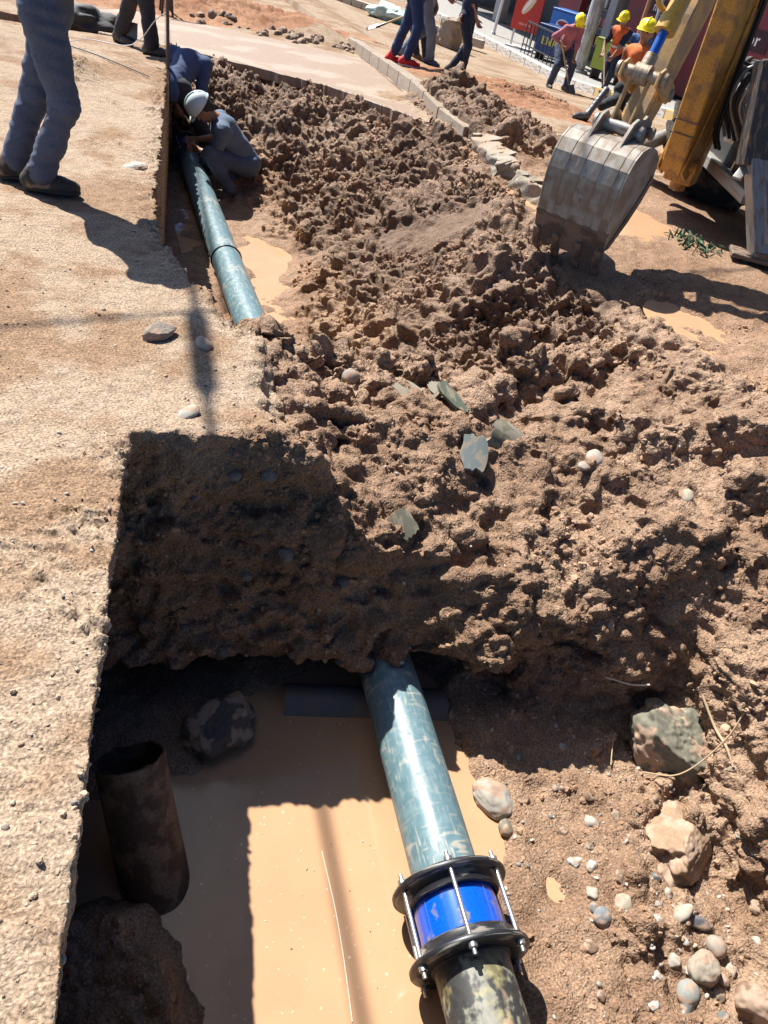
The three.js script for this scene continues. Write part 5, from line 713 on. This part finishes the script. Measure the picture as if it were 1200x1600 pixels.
// ---------------------------------------------------------------- paving at the head of the trench, kerbs, pavement
{ // wet concrete slab: a sheet with a broken front edge
  const inside = (x, z) => { let c = false; for (let i = 0, j = SL.length - 1; i < SL.length; j = i++) if ((SL[i][1] > z) !== (SL[j][1] > z) && x < (SL[j][0] - SL[i][0]) * (z - SL[i][1]) / (SL[j][1] - SL[i][1]) + SL[i][0]) c = !c; return c; };
  const SL = [[0.3, -11.6], [0.85, -11.38], [1.35, -11.04], [2.39, -9.93], [2.95, -9.14], [3.33, -8.38], [3.46, -7.7], [3.56, -8.4], [3.8, -10.0], [4.1, -12], [4.3, -13.6], [3.3, -14.6], [2.2, -15.3], [0.8, -15.9], [0.0, -14.0]];
  const rag = SL.slice(0, 7), pts = []; for (let i = 0; i < SL.length; i++) { const [ax, az] = SL[i], [bx_, bz] = SL[(i + 1) % SL.length], n = i < 6 ? 34 : 8; for (let k = 0; k < n; k++) { const t = k / n; pts.push([mix(ax, bx_, t) + 0.07 * fbm(ax * 3 + t * 7, i * 1.7, 3, 3), mix(az, bz, t) + 0.09 * fbm(3, i * 1.7, bz * 3 + t * 9, 3)]); } }
  const s = new THREE.Shape(pts.map(p => new THREE.Vector2(p[0], -p[1]))), g = new THREE.ExtrudeGeometry(s, { depth: 0.1, bevelEnabled: true, bevelSize: 0.01, bevelThickness: 0.008, bevelSegments: 1 }); g.rotateX(-Math.PI / 2);
  const p = g.attributes.position; for (let i = 0; i < p.count; i++) p.setY(i, p.getY(i) - 0.1 + 0.004 + ground(p.getZ(i), p.getX(i)) + 0.006 * pn(p.getX(i) * 2, 0, p.getZ(i) * 2)); g.computeVertexNormals();
  struct('pavement_slab', g, M([1, 1, 1], 0.68, 0, { map: (() => { const t = tex(512, 512, (u, v, o) => { const a = tn(u, v, 3, 211, 5), b = tn(u, v, 40, 215, 3), t = ss(0.0, 0.2, a); for (let i = 0; i < 3; i++) o[i] = l2s(cl(mix([0.24, 0.16, 0.1][i], [0.29, 0.215, 0.15][i], t) * (1 + 0.2 * b), 0, 1)); }); t.repeat.set(0.35, 0.35); return t; })() }), 'wet concrete slab left at the head of the trench');
}
const conc = [0, 1, 2].map(k => M([1, 1, 1], 0.85, 0, { map: patchy(256, 256, [0.31 - 0.03 * k, 0.27 - 0.03 * k, 0.215 - 0.03 * k], [0.3, 0.215, 0.145], -0.05, 0.2, 5, 221 + k * 3, 0.25), bumpMap: soilBump, bumpScale: 0.006 }));
const kerb = thing('median_kerb', 'long weathered concrete kerb of the median strip beside the trench', 'kerb');
for (let z = -15.6, k = 0; z < -7.4; z += 0.82, k++) { const a = [kerbX(z) + 0.03, ground(z, kerbX(z)) + 0.045, z], b = [kerbX(z + 0.8) + 0.03, ground(z + 0.8, kerbX(z + 0.8)) + 0.045, z + 0.8]; part(kerb, 'kerb_stone', bar(a, b, 0.16, 0.24, 0.014), conc[k % 3]); }
function chunk(label, p, sz, rot, seed) { const g = new THREE.BoxGeometry(sz[0], sz[1], sz[2], 10, 12, 34), q = g.attributes.position; for (let i = 0; i < q.count; i++) { const x = q.getX(i), y = q.getY(i), z = q.getZ(i), e = 0.11 * fbm(x * 6 + seed, y * 6, z * 6, 4), f = 1 - 0.12 * Math.pow(Math.abs(z / sz[2] * 2), 3); q.setXYZ(i, x * f + e, y + 0.5 * e, z + e * 1.6); } const gg = mergeVertices((g.deleteAttribute('uv'), g.deleteAttribute('normal'), g)); gg.computeVertexNormals(); boxUV(gg); const m = solo('concrete_chunk', gg, conc[seed % 3], label, 'concrete'); m.position.set(...p); m.rotation.set(...rot); return m; }
chunk('broken kerb piece half buried where the kerb ends', [3.52, -0.06, -6.75], [0.2, 0.26, 0.95], [0, -0.15, 0.12], 1);
chunk('pale broken kerb piece beside the digger bucket', [3.5, -0.07, -5.75], [0.2, 0.26, 0.75], [0.03, 0.1, -0.1], 2);
chunk('short slanted kerb fragment nearest the bucket', [3.56, -0.09, -5.15], [0.18, 0.22, 0.34], [0.1, 0.35, 0.15], 3);
// far pavement with a painted kerb
const swY = (z) => ground(z, 10) + 0.15;
{
  const g = new THREE.BufferGeometry(), P = [], I = [], zs = [...Array(45)].map((_, i) => -34 + i * 0.65); zs.forEach(z => P.push(11.32, swY(z), z, 16, swY(z), z, 11.32, swY(z) - 0.5, z)); for (let i = 0; i < zs.length - 1; i++) { const a = i * 3; I.push(a, a + 3, a + 1, a + 1, a + 3, a + 4, a + 2, a + 5, a, a, a + 5, a + 3); }
  g.setAttribute('position', new THREE.Float32BufferAttribute(P, 3)); g.setIndex(I); g.computeVertexNormals(); boxUV(g, 0.5); const m = M([0.36, 0.34, 0.31], 0.85, 0, { map: soilMap }); m.side = THREE.DoubleSide; struct('pavement', g, m, 'pale concrete pavement in front of the shops');
  const k2 = thing('pavement_kerb', 'pavement kerb with worn yellow painted stones before the shops', 'kerb'), yp = M([1, 1, 1], 0.8, 0, { map: patchy(256, 256, [0.6, 0.4, 0.1], [0.5, 0.42, 0.32], 0.1, 0.2, 6, 231, 0.2) }), wp = M([1, 1, 1], 0.8, 0, { map: patchy(256, 256, [0.56, 0.53, 0.47], [0.36, 0.3, 0.24], 0.2, 0.15, 6, 235, 0.2) });
  let i = 0; for (let z = -33; z < -6; z += 0.92, i++) part(k2, 'kerb_stone', bar([11.23, swY(z) - 0.1, z], [11.23, swY(z + 0.9) - 0.1, z + 0.9], 0.18, 0.24, 0.015), (z > -18.2 && (i % 4) < 2) ? yp : wp);
}
// ---------------------------------------------------------------- the shops
const canvasTex = (w, h, draw) => { const c = document.createElement('canvas'); c.width = w; c.height = h; draw(c.getContext('2d'), w, h); const t = new THREE.CanvasTexture(c); t.colorSpace = THREE.SRGBColorSpace; return t; };
const facing = (w, h) => { const g = new THREE.PlaneGeometry(w, h); g.rotateY(-Math.PI / 2); return g; };   // faces the street, -x
const shop = thing('shop_building', 'row of small shops with maroon signboards, dark doorways and grey pillars', 'building');
{
  const wx = 13.6, base = -1.6, maroon = M([1, 1, 1], 0.7, 0, { map: patchy(256, 256, [0.2, 0.022, 0.025], [0.15, 0.03, 0.03], 0.2, 0.2, 4, 241, 0.15) }), darkW = M([0.22, 0.2, 0.18], 0.8), rendM = M([0.45, 0.42, 0.4], 0.85, 0, { map: soilMap }), upper = M([0.55, 0.47, 0.36], 0.85, 0, { map: soilMap });
  const W = (name, z0, z1, y0, y1, m, x = wx, th = 0.25) => part(shop, name, bx(th, y1 - y0, z1 - z0, x + th / 2, (y0 + y1) / 2, (z0 + z1) / 2, 0.01), m);
  W('wall', -40, -33, base, 3.2, rendM); W('wall', -33, -6, 2.2, 3.2, upper); W('upper_wall', -40, -6, 3.2, 7.5, upper, wx + 0.01); W('wall', -9.5, -6, base, 2.2, rendM);
  W('side_wall', -33.2, -33, base, 2.3, rendM, wx + 0.26, 3.6); W('side_wall', -9.5, -9.3, base, 2.3, rendM, wx + 0.26, 3.6);
  W('back_wall', -33, -9.5, base, 2.2, darkW, wx + 3.5); part(shop, 'shop_ceiling', bx(3.6, 0.1, 23.5, wx + 1.8, 2.25, -21.2), darkW); part(shop, 'shop_floor', bx(3.7, 0.1, 23.5, wx + 1.86, -1.22, -21.2), M([0.2, 0.18, 0.16], 0.6));
  W('sign_panel', -20.9, -18.0, -0.2, 1.5, maroon); W('sign_panel', -17.96, -13.4, -0.9, 2.2, maroon, wx + 0.01); W('wall', -24.6, -23.3, base, 2.2, maroon, wx + 0.02); W('sign_panel', -13.36, -11.0, -1.0, 2.2, maroon, wx + 0.015);
  W('counter', -20.9, -18.05, base, -0.22, M([0.1, 0.05, 0.04], 0.5), wx + 0.03); for (const z of [-28.6, -21.6, -12.2]) W('pillar', z, z + 0.36, base, 2.2, rendM, wx - 0.12, 0.36);
  part(shop, 'roof', bx(8, 0.2, 36, wx + 3.6, 7.55, -23), rendM); part(shop, 'awning', bx(1.4, 0.06, 24, wx - 0.65, 2.4, -21, 0.02), M([0.4, 0.36, 0.3], 0.7));
  const text = (t, w, h, y, z, col = '#e8dcd8', px = 90) => { const m = M([1, 1, 1], 0.7, 0, { transparent: true, alphaTest: 0.4 }); m.map = canvasTex(512, 128, (c, W_, H_) => { c.clearRect(0, 0, W_, H_); c.fillStyle = '#3a0d0e'; c.fillRect(0, 0, W_, H_); c.fillStyle = col; c.font = `bold ${px}px sans-serif`; c.textAlign = 'center'; c.textBaseline = 'middle'; c.fillText(t, W_ / 2, H_ / 2); }); const g = facing(w, h); g.translate(wx - 0.006, y, z); part(shop, 'lettering', g, m); };
  text('no y d', 1.5, 0.34, 0.62, -19.4); text('de sabor', 2.1, 0.4, 0.62, -16.4); text('MO', 0.8, 0.34, 0.02, -19.7, '#b8a832', 110);
  part(shop, 'menu_board', bx(0.03, 0.45, 0.5, wx - 0.02, 0.75, -18.9), M([0.05, 0.2, 0.5], 0.5)); part(shop, 'menu_board', bx(0.03, 0.5, 0.4, wx - 0.02, 0.9, -14.6), M([0.16, 0.24, 0.05], 0.5));
  // goods on shelves in the dark doorway
  const r = rng(301), cols = [[0.4, 0.05, 0.04], [0.1, 0.25, 0.1], [0.5, 0.4, 0.1], [0.5, 0.5, 0.48], [0.08, 0.12, 0.3]].map(c => M(c, 0.5));
  for (let k = 0; k < 3; k++) { part(shop, 'shelf', bx(0.35, 0.03, 2.6, wx + 0.6, -0.75 + k * 0.45, -22.6), darkW); }
  for (let i = 0; i < 26; i++) { const k = i % 3; solo('packet', bx(0.14, 0.18 + 0.12 * r(), 0.12 + 0.08 * r(), wx + 0.56, -0.735 + k * 0.45 + 0.12, -23.8 + (i / 26) * 2.4 + 0.02 * r()), cols[Math.floor(r() * 5)], 'packaged goods on the shelf inside the dark shop', 'packet', 'goods on the shop shelf'); }
}
// red advertising board on a stand with a drawn snack, a cup and a line of lettering
const board = thing('advertising_board', 'tall red advertising board with a white cup and snack on a stand', 'sign', [11.75, swY(-22.6), -22.75]);
{
  const t = canvasTex(256, 448, (c, w, h) => { c.fillStyle = '#c23a2c'; c.fillRect(0, 0, w, h); c.fillStyle = '#f2ebe2'; c.beginPath(); c.moveTo(80, 30); c.lineTo(176, 30); c.lineTo(160, 110); c.lineTo(96, 110); c.fill(); c.fillStyle = '#35528f'; c.fillRect(104, 60, 48, 26); c.save(); c.translate(128, 240); c.rotate(0.55); c.fillStyle = '#e8c9a2'; c.beginPath(); c.ellipse(0, 0, 34, 96, 0, 0, 7); c.fill(); c.fillStyle = '#fff4e8'; c.beginPath(); c.ellipse(-10, 0, 14, 84, 0, 0, 7); c.fill(); c.restore(); c.fillStyle = '#e9b9a8'; c.font = 'bold 30px sans-serif'; c.textAlign = 'center'; c.fillText('rico rico', 128, 410); });
  part(board, 'panel', bx(0.04, 1.35, 0.8, 0, 1.1, 0, 0.004), M([0.42, 0.05, 0.035], 0.6)); const g = facing(0.78, 1.32); g.translate(-0.026, 1.1, 0); part(board, 'print', g, M([1, 1, 1], 0.6, 0, { map: t }));
  for (const z of [-0.28, 0.28]) part(board, 'leg', bx(0.05, 0.45, 0.05, 0.03, 0.22, z), M([0.6, 0.58, 0.54], 0.6)); part(board, 'base', bx(0.35, 0.04, 0.75, 0.02, 0.02, 0), M([0.55, 0.52, 0.48], 0.7));
  board.rotation.y = 0.75;
}
function crate(label, p, c, word, col, emblem) {
  const o = thing('drinks_cooler', label, 'cooler', p, 0.45); part(o, 'body', bx(0.5, 0.62, 0.85, 0, 0.55, 0, 0.02), M(c, 0.45)); part(o, 'lid', bx(0.52, 0.05, 0.87, 0, 0.885, 0, 0.015), M(c.map(v => v * 0.7), 0.4));
  const t = canvasTex(256, 192, (x, w, h) => { x.fillStyle = '#' + lin(...c).getHexString(); x.fillRect(0, 0, w, h); if (emblem) { x.fillStyle = '#e8e8ea'; x.beginPath(); x.ellipse(128, 90, 66, 44, 0, 0, 7); x.fill(); x.fillStyle = '#b8282c'; x.beginPath(); x.ellipse(128, 78, 52, 18, 0, 0, 7); x.fill(); x.fillStyle = '#24469c'; x.beginPath(); x.ellipse(128, 106, 50, 14, 0, 0, 7); x.fill(); } if (word) { x.fillStyle = col; x.font = 'bold 84px sans-serif'; x.textAlign = 'center'; x.textBaseline = 'middle'; x.fillText(word, 128, 96); } });
  const g = facing(0.83, 0.58); g.translate(-0.254, 0.55, 0); part(o, 'print', g, M([1, 1, 1], 0.45, 0, { map: t })); for (const z of [-0.36, 0.36]) part(o, 'foot', bx(0.4, 0.24, 0.05, 0, 0.12, z), M([0.03, 0.03, 0.03], 0.6)); return o;
}
crate('bright blue drinks cooler with a round emblem beside the red board', [12.5, swY(-21.4) + 0.25, -21.75], [0.03, 0.17, 0.5], '', '', true);
crate('dark blue crate lettered in yellow behind the black rails', [11.95, swY(-20.8) - 0.1, -21.2], [0.02, 0.06, 0.2], 'ENA', '#d8cc3a', false);
crate('lime green cooler under the maroon signboard', [12.6, swY(-19.2), -19.3], [0.26, 0.32, 0.02], '', '', false);
// black rails along the kerb
function rails(label, z0, z1, x = 11.5) { const o = thing('railing', label, 'railing', [x, swY((z0 + z1) / 2), (z0 + z1) / 2]), L = z1 - z0, bm = M([0.015, 0.015, 0.015], 0.5); part(o, 'top_rail', bx(0.04, 0.04, L, 0, 0.72, 0), bm); part(o, 'bottom_rail', bx(0.03, 0.03, L, 0, 0.2, 0), bm); for (let k = 0; k <= Math.round(L / 0.22); k++) part(o, 'baluster', bx(0.025, 0.74, 0.025, 0, 0.36, -L / 2 + k * L / Math.round(L / 0.22), 0.004), bm); }
rails('black metal railing before the blue coolers', -22.1, -20.3); rails('black metal railing beneath the maroon wall beside the digger', -15.2, -11.2, 12.4);
function bench(label, p) { const o = thing('bench', label, 'bench', p), bm = M([0.02, 0.02, 0.02], 0.6); part(o, 'seat', bx(0.4, 0.04, 1.1, 0, 0.46, 0), M([0.1, 0.03, 0.025], 0.6)); part(o, 'backrest', bx(0.04, 0.3, 1.1, 0.2, 0.75, 0), bm); for (const [x, z] of [[-0.17, -0.5], [0.17, -0.5], [-0.17, 0.5], [0.17, 0.5]]) part(o, 'leg', bx(0.035, 0.46, 0.035, x, 0.23, z), bm); }
bench('dark bench with a maroon seat beneath the maroon signboard', [12.5, swY(-18.4), -18.3]);
const pole = (name, label, p, h, r, c, cat) => { const o = thing(name, label, cat, p); part(o, 'shaft', rod([0, 0, 0], [0, h, 0], r, r * 0.9, 20), c); part(o, 'base', rod([0, -0.02, 0], [0, 0.06, 0], r * 1.7, r * 1.5, 20), c); return o; };
pole('utility_pole', 'rough pale grey concrete pole standing on the pavement before the shops', [12.3, swY(-20.2), -20.25], 6, 0.17, M([1, 1, 1], 0.9, 0, { map: patchy(256, 512, [0.5, 0.48, 0.46], [0.33, 0.31, 0.3], 0.05, 0.15, 14, 251, 0.4), bumpMap: soilBump, bumpScale: 0.01 }), 'pole');
pole('wooden_post', 'thin rust-brown post behind the orange-vested digger', [12.6, swY(-18), -18.55], 3.2, 0.06, M([0.35, 0.16, 0.08], 0.8), 'post'); pole('metal_post', 'thin grey steel post behind the orange-vested digger', [12.7, swY(-18), -18.2], 3.2, 0.045, M([0.42, 0.44, 0.45], 0.4, 0.5), 'post');
pole('metal_post', 'slim white post leaning beside the navy polo onlooker', [11.9, swY(-24.5), -24.9], 2.6, 0.045, M([0.62, 0.62, 0.6], 0.5), 'post').rotation.x = 0.12;
// ---------------------------------------------------------------- odds and ends around the street
{ const o = thing('iron_stake', 'rusty iron stake driven in at the trench edge with a loose wire tied on', 'stake', [0.9, ground(-9.25), -9.25]); part(o, 'shaft', rod([0, -0.45, 0], [-0.02, 0.62, -0.03], 0.017, 0.016, 12), M([0.12, 0.075, 0.05], 0.7, 0.3)); part(o, 'wire', cable([[-0.02, 0.5, -0.03], [-0.12, 0.42, -0.05], [-0.26, 0.2, -0.2], [-0.4, 0.06, -0.5], [-0.75, 0.03, -0.7], [-1.0, 0.03, -0.4]], 0.005, 50, 6), M([0.6, 0.58, 0.55], 0.5)); }
solo('wire', cable([[-0.1, ground(-9.6) + 0.02, -9.7], [0.2, ground(-9.4) + 0.02, -9.35], [0.45, ground(-9) + 0.02, -8.95], [0.65, ground(-8.6) + 0.02, -8.6]], 0.006, 40, 6), blackRubber, 'thin black wire lying along the bank by the stake', 'wire');
{ const o = thing('trestle', 'dark iron trestle standing behind the trench head', 'trestle', [1.5, ground(-15.9, 1.5), -15.9]), bm = M([0.04, 0.032, 0.028], 0.6); for (const s of [-1, 1]) { part(o, 'leg', rod([s * 0.09, 0, 0.1], [s * 0.03, 0.9, 0], 0.02, 0.02, 8), bm); part(o, 'leg', rod([s * 0.09, 0, -0.3], [s * 0.03, 0.9, -0.1], 0.02, 0.02, 8), bm); } part(o, 'top_bar', bx(0.5, 0.05, 0.12, 0, 0.92, -0.05), bm); }
{ const o = solo('sack', lump(71, 5, 0.5, [0.5, 0.22, 0.4]), M([0.5, 0.62, 0.55], 0.5), 'white and green plastic sack dumped by the far kerb', 'sack'); o.position.set(8.3, ground(-24.4, 8.3) + 0.12, -24.5); const s2 = lump(72, 5, 0.5, [0.34, 0.2, 0.3]); s2.translate(0.55, 0.0, 0.2); part(o, 'torn_flap', s2, M([0.1, 0.5, 0.36], 0.45)); }
solo('far_kerb', [...Array(14)].map((_, i) => bar([7.3 + i * 0.22, ground(-26.3, 8) + 0.08, -26.6 + i * 0.32], [7.3 + i * 0.22 + 0.2, ground(-26.3, 8) + 0.08, -26.6 + i * 0.32 + 0.3], 0.16, 0.2, 0.01)), M([0.42, 0.36, 0.28], 0.85), 'low concrete edging beyond the plastic sack', 'kerb');
{ const m = chunk('brown concrete block standing behind the onlookers', [9.15, ground(-21.6, 9.15) + 0.3, -21.6], [0.5, 0.65, 0.5], [0, 0.4, 0], 4); }
{ const o = solo('bag', lump(81, 5, 0.5, [0.42, 0.14, 0.2]), M([0.035, 0.032, 0.03], 0.7), 'dark crumpled bag lying behind the man in blue jeans', 'bag'); o.position.set(0.15, ground(-11.9) + 0.08, -11.95); }
// splinters of bark and straw beside the stabiliser, weeds
{ const l = []; for (let i = 0; i < 70; i++) { const x = 4.55 + 0.24 * (rs() + rs() - 1), z = -4.95 + 0.35 * (rs() + rs() - 1); l.push([x, surf(x, z) + 0.02, z, 0.012 + 0.012 * rs(), 0.02 + 0.03 * rs(), 0.05 + 0.04 * rs(), 0.025]); } scatter('weeds', 'trampled green weeds beside the stabiliser foot', lump(83, 1, 0.4, [2.2, 0.25, 0.5]), M([1, 1, 1], 0.7), l, 'weeds'); }
// floating bits on the water in the pit
{ const l = []; for (let i = 0; i < 120; i++) { const x = 0.35 + 1.0 * rs(), z = -1.7 + 1.5 * rs(); const d = rs() < 0.25; l.push([x, WATER + 0.001, z, 0.0018 + 0.004 * rs() ** 2, d ? 0.08 : 0.6, d ? 0.06 : 0.52, d ? 0.05 : 0.4]); } scatter('floating_debris', 'specks of foam and grit floating on the muddy water', lump(85, 1, 0.3, [1, 0.3, 0.8]), M([1, 1, 1], 0.7), l, 'debris'); }
solo('straw', cable([[0.74, WATER + 0.003, -1.35], [0.735, WATER + 0.003, -1.1], [0.715, WATER + 0.003, -0.88], [0.7, WATER + 0.003, -0.76]], 0.0022, 20, 5), M([0.75, 0.68, 0.55], 0.7), 'pale straw floating on the muddy water by the pipe', 'straw');
renderer.render(scene, camera);
